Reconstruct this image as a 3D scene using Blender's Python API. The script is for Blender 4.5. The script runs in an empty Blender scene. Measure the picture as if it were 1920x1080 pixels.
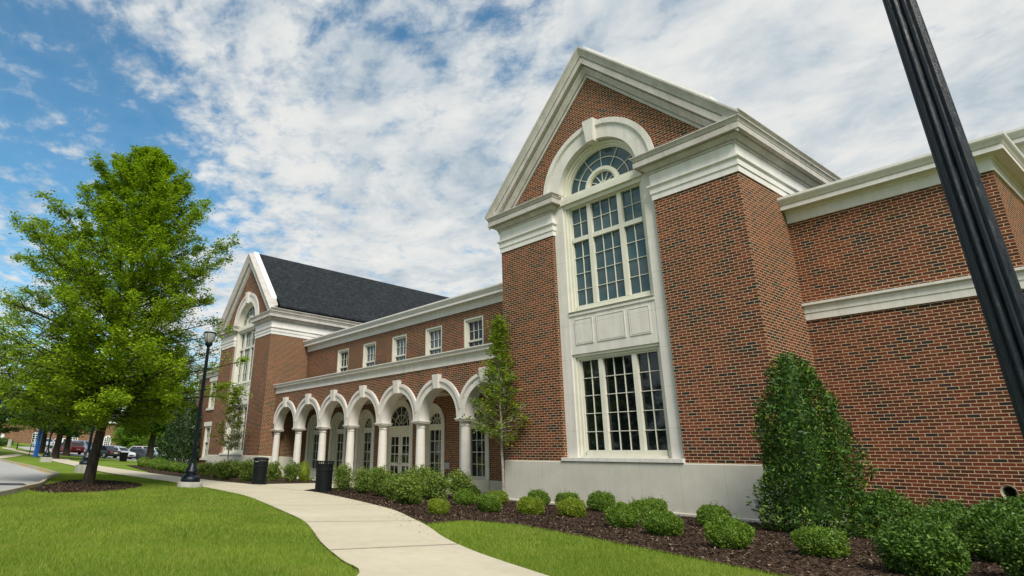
import bpy, bmesh, math, random
import numpy as np
from mathutils import Vector, Matrix
R = math.radians
rng = np.random.default_rng(7)
random.seed(7)
sc = bpy.context.scene
col = sc.collection

# ------------------------------------------------------------------ camera
YAW, PITCH, ROLL = 0.954613363, 0.336948782, 0.03256984
CAMZ = 0.9
def cam_axes():
    cy, sy = math.cos(YAW), math.sin(YAW)
    f = Vector((-sy*math.cos(PITCH), cy*math.cos(PITCH), math.sin(PITCH)))
    r = Vector((cy, sy, 0)); u = r.cross(f)
    c, s = math.cos(ROLL), math.sin(ROLL)
    return c*r + s*u, -s*r + c*u, f
_r, _u, _f = cam_axes()
cam_data = bpy.data.cameras.new('camera'); cam = bpy.data.objects.new('camera', cam_data); col.objects.link(cam)
cam_data.sensor_fit = 'HORIZONTAL'; cam_data.sensor_width = 36
cam_data.lens = 1142.775/1920*36
cam_data.shift_x = 211.06/1920; cam_data.shift_y = -68.416/1920
cam_data.clip_start = 0.05; cam_data.clip_end = 3000
m = Matrix.Identity(4)
for i in range(3):
    m[i][0] = _r[i]; m[i][1] = _u[i]; m[i][2] = -_f[i]
m[2][3] = CAMZ
cam.matrix_world = m
sc.camera = cam
def project(P):            # world points -> 1920x1080 pixels (used to keep grass blades to what can be seen)
    M = np.array([list(_r), list(-_u), list(_f)])
    q = (np.asarray(P) - np.array([0, 0, CAMZ])) @ M.T
    z = np.maximum(q[:, 2], 1e-3)
    return 749+1142.8*q[:, 0]/z, 471.6+1142.8*q[:, 1]/z, q[:, 2]

# ------------------------------------------------------------------ sun, sky, exposure
SUN_DIR = Vector((0.62, -0.34, 0.72)).normalized()
SUN_EL = math.asin(SUN_DIR.z); SUN_AZ = math.atan2(SUN_DIR.x, SUN_DIR.y)
sd = bpy.data.lights.new('sun', 'SUN'); so = bpy.data.objects.new('sun', sd); col.objects.link(so)
sd.energy = 4.0; sd.angle = R(20); sd.color = (1.0, 0.95, 0.87)
so.rotation_euler = SUN_DIR.to_track_quat('Z', 'Y').to_euler()
so.location = (0, 0, 40)

sc.view_settings.view_transform = 'Standard'; sc.view_settings.look = 'None'
sc.view_settings.exposure = 0.12; sc.view_settings.gamma = 1.0; sc.view_settings.use_curve_mapping = False

def N(nt, typ, **kw):
    n = nt.nodes.new(typ)
    for k, v in kw.items():
        if k in n.inputs: n.inputs[k].default_value = v
        else: setattr(n, k, v)
    return n
def mth(nt, op, a, b=None, clamp=False):
    n = nt.nodes.new('ShaderNodeMath'); n.operation = op; n.use_clamp = clamp
    for i, v in enumerate((a, b)):
        if v is None: continue
        if isinstance(v, (int, float)): n.inputs[i].default_value = v
        else: nt.links.new(v, n.inputs[i])
    return n.outputs[0]
def ramp(nt, fac, stops, interp='LINEAR'):
    n = nt.nodes.new('ShaderNodeValToRGB'); cr = n.color_ramp; cr.interpolation = interp
    while len(cr.elements) < len(stops): cr.elements.new(0.5)
    for e, (p, c) in zip(cr.elements, stops):
        e.position = p; e.color = (*c, 1) if len(c) == 3 else c
    nt.links.new(fac, n.inputs[0]); return n.outputs[0]
def mixc(nt, fac, a, b, typ='MIX'):
    n = nt.nodes.new('ShaderNodeMix'); n.data_type = 'RGBA'; n.blend_type = typ
    for i, v in ((0, fac), (6, a), (7, b)):
        if isinstance(v, (int, float)): n.inputs[i].default_value = v
        elif isinstance(v, tuple): n.inputs[i].default_value = (*v, 1) if len(v) == 3 else v
        else: nt.links.new(v, n.inputs[i])
    return n.outputs[2]

world = bpy.data.worlds.new('World'); sc.world = world; world.use_nodes = True
nt = world.node_tree; nt.nodes.clear()
tc = N(nt, 'ShaderNodeTexCoord')
sep = N(nt, 'ShaderNodeSeparateXYZ'); nt.links.new(tc.outputs['Generated'], sep.inputs[0])
zz = mth(nt, 'ADD', mth(nt, 'MAXIMUM', sep.outputs[2], 0.0), 0.10)
cmb = N(nt, 'ShaderNodeCombineXYZ')
nt.links.new(mth(nt, 'DIVIDE', sep.outputs[0], zz), cmb.inputs[0])
nt.links.new(mth(nt, 'DIVIDE', sep.outputs[1], zz), cmb.inputs[1])
mp = N(nt, 'ShaderNodeMapping'); mp.inputs['Location'].default_value = (3.1, 1.7, 0.4)
mp.inputs['Rotation'].default_value = (0, 0, R(35)); mp.inputs['Scale'].default_value = (1.0, 1.15, 1)
nt.links.new(cmb.outputs[0], mp.inputs[0])
n1 = N(nt, 'ShaderNodeTexNoise', Scale=10.5, Detail=9.0, Roughness=0.60, Distortion=0.15); nt.links.new(mp.outputs[0], n1.inputs['Vector'])
n2 = N(nt, 'ShaderNodeTexNoise', Scale=1.5, Detail=3.0, Roughness=0.5); nt.links.new(mp.outputs[0], n2.inputs['Vector'])
n3 = N(nt, 'ShaderNodeTexNoise', Scale=3.2, Detail=7.0, Roughness=0.6, Distortion=0.4); nt.links.new(mp.outputs[0], n3.inputs['Vector'])
def blob(px, py, lo, amp):
    d = (_r*((px-749)/1142.8) - _u*((py-471.6)/1142.8) + _f).normalized()
    dp = N(nt, 'ShaderNodeVectorMath'); dp.operation = 'DOT_PRODUCT'
    nt.links.new(tc.outputs['Generated'], dp.inputs[0]); dp.inputs[1].default_value = d
    mr = N(nt, 'ShaderNodeMapRange'); mr.interpolation_type = 'SMOOTHSTEP'
    mr.inputs['From Min'].default_value = math.cos(R(lo)); mr.inputs['From Max'].default_value = 1.0
    mr.inputs['To Max'].default_value = amp
    nt.links.new(dp.outputs['Value'], mr.inputs['Value']); return mr.outputs[0]
dens = mth(nt, 'SUBTRACT', mth(nt, 'ADD', mth(nt, 'MULTIPLY', n1.outputs['Fac'], 1.45), mth(nt, 'MULTIPLY', n2.outputs['Fac'], 0.6)), 0.29)
for args in ((80, 250, 17, -0.30), (330, 340, 10, -0.16), (20, 460, 9, 0.10), (60, 150, 5, 0.08), (150, 330, 5, 0.05), (480, 130, 15, 0.12), (800, 420, 20, 0.16), (1650, 150, 28, 0.30), (1350, 330, 18, 0.10), (960, 70, 6, -0.10), (640, 20, 5, -0.10), (-900, 600, 40, -0.1)):
    dens = mth(nt, 'ADD', dens, blob(*args))
mask = ramp(nt, dens, [(0.0, (0, 0, 0)), (0.40, (0.06, 0.06, 0.06)), (0.54, (0.30, 0.30, 0.30)), (0.68, (0.70, 0.70, 0.70)), (0.86, (1, 1, 1))])
sky = N(nt, 'ShaderNodeTexSky'); sky.sky_type = 'NISHITA'; sky.sun_disc = False
sky.sun_elevation = SUN_EL; sky.sun_rotation = SUN_AZ; sky.air_density = 1.0; sky.dust_density = 0.3; sky.ozone_density = 2.5
skc = mixc(nt, 1.0, sky.outputs[0], (0.53, 0.95, 0.98), 'MULTIPLY')
bg1 = N(nt, 'ShaderNodeBackground', Strength=0.15); nt.links.new(skc, bg1.inputs[0])
ccol = ramp(nt, mth(nt, 'ADD', mth(nt, 'MULTIPLY', n3.outputs['Fac'], 0.9), mth(nt, 'MULTIPLY', n1.outputs['Fac'], 0.25)),
            [(0.38, (0.36, 0.44, 0.51)), (0.50, (0.52, 0.575, 0.615)), (0.64, (0.69, 0.705, 0.70)), (0.78, (0.78, 0.775, 0.75))])
bg2 = N(nt, 'ShaderNodeBackground', Strength=1.03); nt.links.new(ccol, bg2.inputs[0])
mx = N(nt, 'ShaderNodeMixShader'); nt.links.new(mask, mx.inputs[0]); nt.links.new(bg1.outputs[0], mx.inputs[1]); nt.links.new(bg2.outputs[0], mx.inputs[2])
wo = N(nt, 'ShaderNodeOutputWorld'); nt.links.new(mx.outputs[0], wo.inputs[0])

# ------------------------------------------------------------------ materials
M = {}
def newmat(name, rough=0.8, spec=0.4, base=None, metal=0.0):
    mt = bpy.data.materials.new(name); mt.use_nodes = True
    t = mt.node_tree; b = t.nodes['Principled BSDF']
    b.inputs['Roughness'].default_value = rough; b.inputs['Specular IOR Level'].default_value = spec
    b.inputs['Metallic'].default_value = metal
    if base: b.inputs['Base Color'].default_value = (*base, 1)
    M[name] = mt; return mt, t, b
def bump(t, b, h, strength=0.3, dist=0.01):
    n = t.nodes.new('ShaderNodeBump'); n.inputs['Strength'].default_value = strength; n.inputs['Distance'].default_value = dist
    t.links.new(h, n.inputs['Height']); t.links.new(n.outputs[0], b.inputs['Normal'])
def pos(t): return N(t, 'ShaderNodeNewGeometry').outputs['Position']
def noise(t, scale, detail=4, rough=0.55, vec=None, dist=0.0):
    n = N(t, 'ShaderNodeTexNoise', Scale=scale, Detail=float(detail), Roughness=rough, Distortion=dist)
    if vec is None: vec = pos(t)
    t.links.new(vec, n.inputs['Vector']); return n.outputs['Fac']

def brick_mat(name, rot=False, far=1.0):
    mt, t, b = newmat(name, 0.85, 0.25)
    uv = N(t, 'ShaderNodeUVMap'); uv.uv_map = 'UVMap'
    vec = uv.outputs[0]
    if rot:
        mpn = N(t, 'ShaderNodeMapping'); mpn.inputs['Rotation'].default_value = (0, 0, R(90)); t.links.new(vec, mpn.inputs[0]); vec = mpn.outputs[0]
    br = N(t, 'ShaderNodeTexBrick'); br.offset = 0.5; br.squash = 1.0
    for k, v in (('Scale', 1.0), ('Mortar Size', 0.0062), ('Mortar Smooth', 0.12), ('Bias', 0.0), ('Brick Width', 0.2032), ('Row Height', 0.0677)): br.inputs[k].default_value = v
    br.inputs['Color1'].default_value = (0, 0, 0, 1); br.inputs['Color2'].default_value = (1, 1, 1, 1); br.inputs['Mortar'].default_value = (0.5, 0.5, 0.5, 1)
    t.links.new(vec, br.inputs['Vector'])
    c = ramp(t, br.outputs['Color'], [(0.0, (0.032, 0.028, 0.032)), (0.065, (0.062, 0.034, 0.032)), (0.12, (0.105, 0.033, 0.018)), (0.34, (0.150, 0.040, 0.021)),
                                      (0.56, (0.190, 0.046, 0.024)), (0.74, (0.230, 0.060, 0.029)), (0.90, (0.255, 0.072, 0.034)), (1.0, (0.145, 0.054, 0.025))], 'CONSTANT')
    fine = noise(t, 55, 5, 0.65)
    c = mixc(t, 0.75, c, ramp(t, fine, [(0.25, (0.52, 0.51, 0.50)), (0.75, (1.08, 1.04, 1.02))]), 'MULTIPLY')
    big = noise(t, 0.55, 4, 0.6)
    c = mixc(t, 0.6, c, ramp(t, big, [(0.28, (0.70, 0.73, 0.76)), (0.72, (1.20, 1.14, 1.06))]), 'MULTIPLY')
    mps = N(t, 'ShaderNodeMapping'); mps.inputs['Scale'].default_value = (2.2, 2.2, 0.25); t.links.new(pos(t), mps.inputs[0])
    c = mixc(t, 0.7, c, ramp(t, noise(t, 1.0, 5, 0.7, mps.outputs[0]), [(0.32, (0.52, 0.45, 0.42)), (0.6, (0.82, 0.72, 0.67))]), 'MULTIPLY')
    mo = ramp(t, noise(t, 9, 4, 0.6), [(0.3, (0.45, 0.335, 0.185)), (0.7, (0.60, 0.465, 0.275))])
    c = mixc(t, br.outputs['Fac'], c, mo)
    t.links.new(c, b.inputs['Base Color'])
    h = mth(t, 'ADD', mth(t, 'MULTIPLY', mth(t, 'SUBTRACT', 1.0, br.outputs['Fac']), 1.0), mth(t, 'MULTIPLY', fine, 0.35))
    bump(t, b, h, 0.7, 0.006); return mt
brick_mat('brick'); brick_mat('brick_soldier', rot=True)

def stone_mat(name, c0, c1, bw=None, bh=None, joint=0.004, rough=0.8, streak=0.5):
    mt, t, b = newmat(name, rough, 0.3)
    n = noise(t, 2.2, 7, 0.65); f = noise(t, 120, 3, 0.7)
    c = ramp(t, n, [(0.3, c0), (0.7, c1)])
    c = mixc(t, 0.35, c, ramp(t, f, [(0.3, (0.84, 0.84, 0.84)), (0.7, (1.1, 1.1, 1.1))]), 'MULTIPLY')
    # rain streaks running down the faces
    mpn = N(t, 'ShaderNodeMapping'); mpn.inputs['Scale'].default_value = (7, 7, 0.35); t.links.new(pos(t), mpn.inputs[0])
    s = noise(t, 1.0, 5, 0.7, mpn.outputs[0])
    c = mixc(t, streak, c, ramp(t, s, [(0.36, (0.78, 0.77, 0.74)), (0.55, (1.0, 1.0, 1.0))]), 'MULTIPLY')
    if bw:
        uv = N(t, 'ShaderNodeUVMap'); uv.uv_map = 'UVMap'
        br = N(t, 'ShaderNodeTexBrick'); br.offset = 0.0
        for k, v in (('Scale', 1.0), ('Mortar Size', joint), ('Mortar Smooth', 0.2), ('Brick Width', bw), ('Row Height', bh)): br.inputs[k].default_value = v
        t.links.new(uv.outputs[0], br.inputs['Vector'])
        c = mixc(t, mth(t, 'MULTIPLY', br.outputs['Fac'], 0.55), c, (0.30, 0.28, 0.24))
        bump(t, b, mth(t, 'ADD', mth(t, 'MULTIPLY', f, 0.3), mth(t, 'SUBTRACT', 1.0, br.outputs['Fac'])), 0.25, 0.006)
    else: bump(t, b, f, 0.12, 0.004)
    t.links.new(c, b.inputs['Base Color']); return mt
stone_mat('limestone', (0.63, 0.595, 0.53), (0.71, 0.675, 0.61))
stone_mat('limestone_jointed', (0.61, 0.575, 0.515), (0.69, 0.655, 0.595), 40.0, 0.96, 0.005)
stone_mat('cornice_paint', (0.665, 0.635, 0.585), (0.74, 0.71, 0.66), 1.25, 60.0, 0.0025, 0.6, 0.35)
stone_mat('cast_stone', (0.42, 0.385, 0.345), (0.56, 0.525, 0.475), 1.25, 60.0, 0.003, 0.75, 0.6)
stone_mat('plinth_stone', (0.50, 0.47, 0.39), (0.58, 0.55, 0.465), 1.02, 50.0, 0.005, 0.85, 0.18)
stone_mat('column_stone', (0.61, 0.57, 0.51), (0.69, 0.65, 0.59), None, None, 0.003, 0.85, 0.35)
stone_mat('frame_paint', (0.60, 0.58, 0.475), (0.68, 0.66, 0.55), None, None, 0.003, 0.5, 0.2)
stone_mat('ceiling_paint', (0.50, 0.46, 0.34), (0.55, 0.51, 0.39), None, None, 0.003, 0.6, 0.0)
stone_mat('white_paint', (0.72, 0.72, 0.70), (0.80, 0.80, 0.78), None, None, 0.003, 0.5, 0.2)

def glass_mat(name, base, rough=0.03, spec=0.9):
    mt, t, b = newmat(name, rough, spec)
    c = ramp(t, noise(t, 0.9, 3, 0.5), [(0.3, tuple(x*0.75 for x in base)), (0.7, tuple(x*1.3 for x in base))])
    t.links.new(c, b.inputs['Base Color']); b.inputs['IOR'].default_value = 1.6
    bump(t, b, noise(t, 1.7, 2, 0.4), 0.05, 0.02)
glass_mat('glass_sky_tint', (0.038, 0.078, 0.088), 0.03, 0.45); glass_mat('glass_dark', (0.004, 0.006, 0.006), 0.03, 0.5); glass_mat('glass_blue', (0.035, 0.06, 0.08))  # teal base of the upper panes stands in for the sky they reflect

mt, t, b = newmat('shingles', 0.9, 0.2)
uv = N(t, 'ShaderNodeUVMap'); uv.uv_map = 'UVMap'
br = N(t, 'ShaderNodeTexBrick'); br.offset = 0.37
for k, v in (('Scale', 1.0), ('Mortar Size', 0.004), ('Mortar Smooth', 0.3), ('Brick Width', 0.16), ('Row Height', 0.14)): br.inputs[k].default_value = v
br.inputs['Color1'].default_value = (0, 0, 0, 1); br.inputs['Color2'].default_value = (1, 1, 1, 1); br.inputs['Mortar'].default_value = (0.1, 0.1, 0.1, 1)
t.links.new(uv.outputs[0], br.inputs['Vector'])
c = ramp(t, br.outputs['Color'], [(0, (0.012, 0.014, 0.016)), (0.4, (0.017, 0.020, 0.023)), (0.8, (0.023, 0.027, 0.030)), (1, (0.032, 0.036, 0.039))])
c = mixc(t, 0.4, c, ramp(t, noise(t, 6, 5, 0.7), [(0.3, (0.65, 0.65, 0.65)), (0.7, (1.3, 1.3, 1.3))]), 'MULTIPLY')
t.links.new(c, b.inputs['Base Color']); bump(t, b, br.outputs['Color'], 0.5, 0.01)
newmat('dark_flashing', 0.5, 0.4, (0.02, 0.022, 0.026))

mt, t, b = newmat('concrete', 0.9, 0.2)
c = ramp(t, noise(t, 0.8, 6, 0.6), [(0.3, (0.50, 0.445, 0.325)), (0.7, (0.58, 0.52, 0.395))])
c = mixc(t, 0.5, c, ramp(t, noise(t, 7, 6, 0.7), [(0.35, (0.86, 0.85, 0.83)), (0.65, (1.06, 1.06, 1.05))]), 'MULTIPLY')
c = mixc(t, 0.5, c, ramp(t, noise(t, 150, 3, 0.7), [(0.3, (0.80, 0.80, 0.78)), (0.7, (1.12, 1.12, 1.1))]), 'MULTIPLY')
c = mixc(t, ramp(t, noise(t, 2.4, 5, 0.75), [(0.66, (0, 0, 0)), (0.76, (0.35, 0.35, 0.35))]), c, (0.20, 0.155, 0.10))
t.links.new(c, b.inputs['Base Color']); bump(t, b, noise(t, 200, 3, 0.7), 0.25, 0.004)
newmat('joint_dark', 0.95, 0.1, (0.15, 0.13, 0.10))
stone_mat('footing_concrete', (0.36, 0.34, 0.29), (0.48, 0.46, 0.40), None, None, 0.003, 0.9, 0.6)

mt, t, b = newmat('asphalt', 0.95, 0.15)
c = ramp(t, noise(t, 1.2, 6, 0.7), [(0.3, (0.33, 0.325, 0.31)), (0.7, (0.43, 0.42, 0.40))])
c = mixc(t, 0.6, c, ramp(t, noise(t, 90, 3, 0.8), [(0.3, (0.7, 0.7, 0.7)), (0.7, (1.2, 1.2, 1.2))]), 'MULTIPLY')
t.links.new(c, b.inputs['Base Color'])
newmat('iron_dark', 0.7, 0.3, (0.05, 0.048, 0.045))
mt, t, b = newmat('kerb_paint', 0.85, 0.25)
c = mixc(t, ramp(t, noise(t, 0.55, 5, 0.7), [(0.47, (0, 0, 0)), (0.56, (0.8, 0.8, 0.8))]), (0.36, 0.33, 0.26), (0.40, 0.29, 0.10))
c = mixc(t, 0.6, c, ramp(t, noise(t, 11, 5, 0.7), [(0.3, (0.7, 0.7, 0.7)), (0.7, (1.1, 1.1, 1.1))]), 'MULTIPLY')
t.links.new(c, b.inputs['Base Color'])

mt, t, b = newmat('lawn', 0.95, 0.1)
c = ramp(t, noise(t, 0.45, 6, 0.65), [(0.28, (0.105, 0.175, 0.018)), (0.5, (0.155, 0.230, 0.026)), (0.72, (0.215, 0.270, 0.046))])
c = mixc(t, 0.8, c, ramp(t, noise(t, 45, 5, 0.75), [(0.3, (0.55, 0.60, 0.5)), (0.7, (1.3, 1.25, 1.2))]), 'MULTIPLY')
c = mixc(t, ramp(t, noise(t, 1.5, 5, 0.7), [(0.60, (0, 0, 0)), (0.75, (0.4, 0.4, 0.4))]), c, (0.22, 0.22, 0.06))
t.links.new(c, b.inputs['Base Color']); bump(t, b, noise(t, 130, 4, 0.8), 0.8, 0.02)

mt, t, b = newmat('mulch', 0.95, 0.15)
v = N(t, 'ShaderNodeTexVoronoi', Scale=38.0, Randomness=1.0); t.links.new(pos(t), v.inputs['Vector'])
sepc = N(t, 'ShaderNodeSeparateColor'); t.links.new(v.outputs['Color'], sepc.inputs[0])
c = ramp(t, sepc.outputs[0], [(0, (0.012, 0.008, 0.005)), (0.45, (0.034, 0.020, 0.011)), (0.8, (0.064, 0.037, 0.020)), (0.94, (0.14, 0.092, 0.055)), (1, (0.26, 0.19, 0.13))])
c = mixc(t, 0.5, c, ramp(t, noise(t, 1.6, 5, 0.6), [(0.3, (0.7, 0.7, 0.7)), (0.7, (1.3, 1.25, 1.2))]), 'MULTIPLY')
t.links.new(c, b.inputs['Base Color']); bump(t, b, sepc.outputs[1], 1.0, 0.03)

def island_mat(name, stops, trans=0.3, rough=0.55, spec=0.3, tint=None, patch=0.35, pscale=1.2):
    mt = bpy.data.materials.new(name); mt.use_nodes = True; t = mt.node_tree; b = t.nodes['Principled BSDF']; M[name] = mt
    g = N(t, 'ShaderNodeNewGeometry')
    if 'leaf' in name and name != 'far_leaf': stops = [(p, (q[0]*1.55, q[1]*1.42, q[2]*1.2)) for p, q in stops]
    c = ramp(t, g.outputs['Random Per Island'], stops)
    if tint: c = mixc(t, ramp(t, noise(t, 0.8, 5, 0.7), [(0.52, (0, 0, 0)), (0.72, (0.6, 0.6, 0.6))]), c, tint)
    c = mixc(t, patch, c, ramp(t, noise(t, pscale, 3, 0.6), [(0.3, (0.62, 0.68, 0.60)), (0.7, (1.30, 1.22, 1.15))]), 'MULTIPLY')
    t.links.new(c, b.inputs['Base Color']); b.inputs['Roughness'].default_value = rough; b.inputs['Specular IOR Level'].default_value = spec
    if trans > 0:
        tr = N(t, 'ShaderNodeBsdfTranslucent'); t.links.new(mixc(t, 1.0, c, (1.25, 1.35, 0.7), 'MULTIPLY'), tr.inputs[0])
        ms = N(t, 'ShaderNodeMixShader'); ms.inputs[0].default_value = trans
        t.links.new(b.outputs[0], ms.inputs[1]); t.links.new(tr.outputs[0], ms.inputs[2])
        t.links.new(ms.outputs[0], t.nodes['Material Output'].inputs[0])
    return mt
island_mat('oak_leaf', [(0, (0.075, 0.140, 0.007)), (0.35, (0.125, 0.215, 0.010)), (0.75, (0.185, 0.285, 0.014)), (1, (0.255, 0.350, 0.024))], 0.33)
island_mat('far_leaf', [(0, (0.022, 0.062, 0.008)), (0.5, (0.040, 0.100, 0.012)), (1, (0.075, 0.150, 0.020))], 0.3)
island_mat('far_leaf_bright', [(0, (0.060, 0.130, 0.012)), (0.5, (0.095, 0.190, 0.018)), (1, (0.14, 0.25, 0.028))], 0.35)
island_mat('holly_leaf', [(0, (0.014, 0.040, 0.008)), (0.55, (0.028, 0.072, 0.012)), (0.88, (0.052, 0.115, 0.018)), (1, (0.150, 0.205, 0.022))], 0.15, 0.45, 0.22)
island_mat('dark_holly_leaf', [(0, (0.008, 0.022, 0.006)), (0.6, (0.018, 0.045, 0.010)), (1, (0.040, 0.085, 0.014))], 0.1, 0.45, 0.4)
island_mat('boxwood_leaf', [(0, (0.040, 0.084, 0.010)), (0.5, (0.070, 0.138, 0.014)), (1, (0.125, 0.205, 0.022))], 0.2, 0.5, 0.35)
island_mat('boxwood_leaf_light', [(0, (0.070, 0.115, 0.010)), (0.5, (0.120, 0.180, 0.014)), (1, (0.19, 0.25, 0.026))], 0.25, 0.5, 0.35)
island_mat('abelia_leaf', [(0, (0.035, 0.072, 0.012)), (0.5, (0.082, 0.145, 0.020)), (0.9, (0.150, 0.215, 0.036)), (1, (0.26, 0.28, 0.10))], 0.25, 0.5, 0.35)
island_mat('dwarf_leaf', [(0, (0.022, 0.056, 0.010)), (0.5, (0.045, 0.100, 0.016)), (1, (0.090, 0.165, 0.028))], 0.15, 0.45, 0.25)
island_mat('young_leaf', [(0, (0.075, 0.135, 0.010)), (0.5, (0.13, 0.205, 0.014)), (0.92, (0.155, 0.235, 0.022)), (1, (0.22, 0.17, 0.03))], 0.35, 0.45, 0.4)
island_mat('bronze_leaf', [(0, (0.045, 0.075, 0.010)), (0.5, (0.085, 0.120, 0.014)), (1, (0.15, 0.16, 0.025))], 0.3, 0.45, 0.4)
island_mat('grass_blade', [(0, (0.125, 0.205, 0.018)), (0.45, (0.190, 0.290, 0.028)), (0.85, (0.280, 0.350, 0.046)), (1, (0.36, 0.33, 0.11))], 0.35, 0.6, 0.25, (0.34, 0.34, 0.075), 0.6, 0.5)
island_mat('mulch_chip', [(0, (0.014, 0.009, 0.007)), (0.55, (0.045, 0.026, 0.018)), (0.86, (0.095, 0.056, 0.038)), (1, (0.30, 0.23, 0.17))], 0.0, 0.9, 0.15)

mt, t, b = newmat('bark', 0.95, 0.15)
mpn = N(t, 'ShaderNodeMapping'); mpn.inputs['Scale'].default_value = (16, 16, 2.6); t.links.new(pos(t), mpn.inputs[0])
nb = noise(t, 1.0, 7, 0.7, mpn.outputs[0], 0.4)
t.links.new(ramp(t, nb, [(0.3, (0.018, 0.014, 0.010)), (0.55, (0.060, 0.047, 0.034)), (0.75, (0.115, 0.092, 0.068))]), b.inputs['Base Color'])
bump(t, b, nb, 1.0, 0.03)
mt, t, b = newmat('pale_bark', 0.9, 0.2)
t.links.new(ramp(t, noise(t, 14, 6, 0.7), [(0.3, (0.16, 0.14, 0.11)), (0.7, (0.34, 0.31, 0.26))]), b.inputs['Base Color'])

mt, t, b = newmat('black_paint', 0.32, 0.4)
mpn = N(t, 'ShaderNodeMapping'); mpn.inputs['Scale'].default_value = (38, 38, 9); t.links.new(pos(t), mpn.inputs[0])
nb = noise(t, 1.0, 6, 0.75, mpn.outputs[0], 0.6)
t.links.new(ramp(t, nb, [(0.3, (0.002, 0.004, 0.006)), (0.62, (0.004, 0.009, 0.014)), (0.85, (0.016, 0.032, 0.046))]), b.inputs['Base Color'])
t.links.new(ramp(t, nb, [(0.3, (0.22, 0.22, 0.22)), (0.7, (0.5, 0.5, 0.5))]), b.inputs['Roughness'])
bump(t, b, nb, 0.75, 0.006)
mt, t, b = newmat('black_steel', 0.42, 0.14)
t.links.new(ramp(t, noise(t, 9, 4), [(0.3, (0.006, 0.008, 0.008)), (0.7, (0.014, 0.017, 0.016))]), b.inputs['Base Color'])
mt, t, b = newmat('lamp_globe', 0.25, 0.5)
t.links.new(ramp(t, noise(t, 6, 3), [(0.3, (0.42, 0.43, 0.41)), (0.7, (0.60, 0.61, 0.59))]), b.inputs['Base Color'])
b.inputs['Transmission Weight'].default_value = 0.35
newmat('lamp_cap', 0.4, 0.5, (0.50, 0.53, 0.58), 0.3)
newmat('grey_metal', 0.5, 0.5, (0.28, 0.29, 0.30), 0.4)
newmat('pipe_plastic', 0.6, 0.4, (0.34, 0.30, 0.21))
newmat('bore_shade', 0.95, 0.05, (0.004, 0.004, 0.004))
mt, t, b = newmat('phone_blue', 0.35, 0.5)
t.links.new(ramp(t, noise(t, 4, 3), [(0.3, (0.006, 0.12, 0.58)), (0.7, (0.010, 0.15, 0.68))]), b.inputs['Base Color'])
newmat('phone_lens', 0.2, 0.6, (0.03, 0.06, 0.75)); newmat('phone_panel', 0.3, 0.5, (0.45, 0.62, 0.80))
def paint(name, c, metal=0.0):
    mt, t, b = newmat(name, 0.28, 0.5, None, metal)
    t.links.new(ramp(t, noise(t, 3, 3), [(0.3, tuple(x*0.9 for x in c)), (0.7, tuple(min(1, x*1.08) for x in c))]), b.inputs['Base Color'])
    b.inputs['Coat Weight'].default_value = 0.5
for n_, c_, m_ in (('car_red', (0.50, 0.012, 0.018), 0), ('car_white', (0.70, 0.72, 0.73), 0), ('car_silver', (0.42, 0.46, 0.48), 0.3), ('car_iceblue', (0.42, 0.52, 0.57), 0.2),
                   ('car_slate', (0.20, 0.25, 0.30), 0.3), ('car_black', (0.010, 0.012, 0.014), 0), ('car_charcoal', (0.035, 0.042, 0.046), 0.2), ('car_champagne', (0.52, 0.48, 0.44), 0.3)): paint(n_, c_, m_)
newmat('tyre', 0.9, 0.2, (0.012, 0.012, 0.012)); newmat('rim', 0.35, 0.5, (0.45, 0.46, 0.47), 0.6); newmat('car_glass', 0.06, 0.6, (0.012, 0.016, 0.018))
newmat('tail_red', 0.25, 0.5, (0.42, 0.015, 0.012)); newmat('head_clear', 0.15, 0.7, (0.62, 0.64, 0.65)); newmat('plate', 0.5, 0.4, (0.62, 0.60, 0.42)); newmat('bumper_black', 0.7, 0.1, (0.010, 0.010, 0.010))

# ------------------------------------------------------------------ helpers
def tag(o, label=None, cat=None, group=None, kind=None):
    if label: o['label'] = label
    if cat: o['category'] = cat
    if group: o['group'] = group
    if kind: o['kind'] = kind
    return o
def thing(name, label, cat, loc=(0, 0, 0), rotz=0.0, group=None):
    o = bpy.data.objects.new(name, None); col.objects.link(o); o.empty_display_size = 0.3
    o.location = loc; o.rotation_euler = (0, 0, rotz)
    return tag(o, label, cat, group)
def link(name, me, mats, parent=None):
    for k in (mats if isinstance(mats, (list, tuple)) else [mats]): me.materials.append(M[k])
    o = bpy.data.objects.new(name, me); col.objects.link(o)
    if parent is not None: o.parent = parent
    return o
def dup(root, loc=None, rotz=None, label=None, scale=None, parent=None):
    r = root.copy(); col.objects.link(r)
    if parent is not None: r.parent = parent
    if loc is not None: r.location = loc
    if rotz is not None: r.rotation_euler = (0, 0, rotz)
    if scale is not None: r.scale = scale if isinstance(scale, tuple) else (scale,)*3
    if label: r['label'] = label
    for ch in list(root.children): dup(ch, parent=r)
    return r
def wloc(o):
    v = Vector((0, 0, 0))
    while o is not None: v += o.location; o = o.parent
    return v

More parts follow.
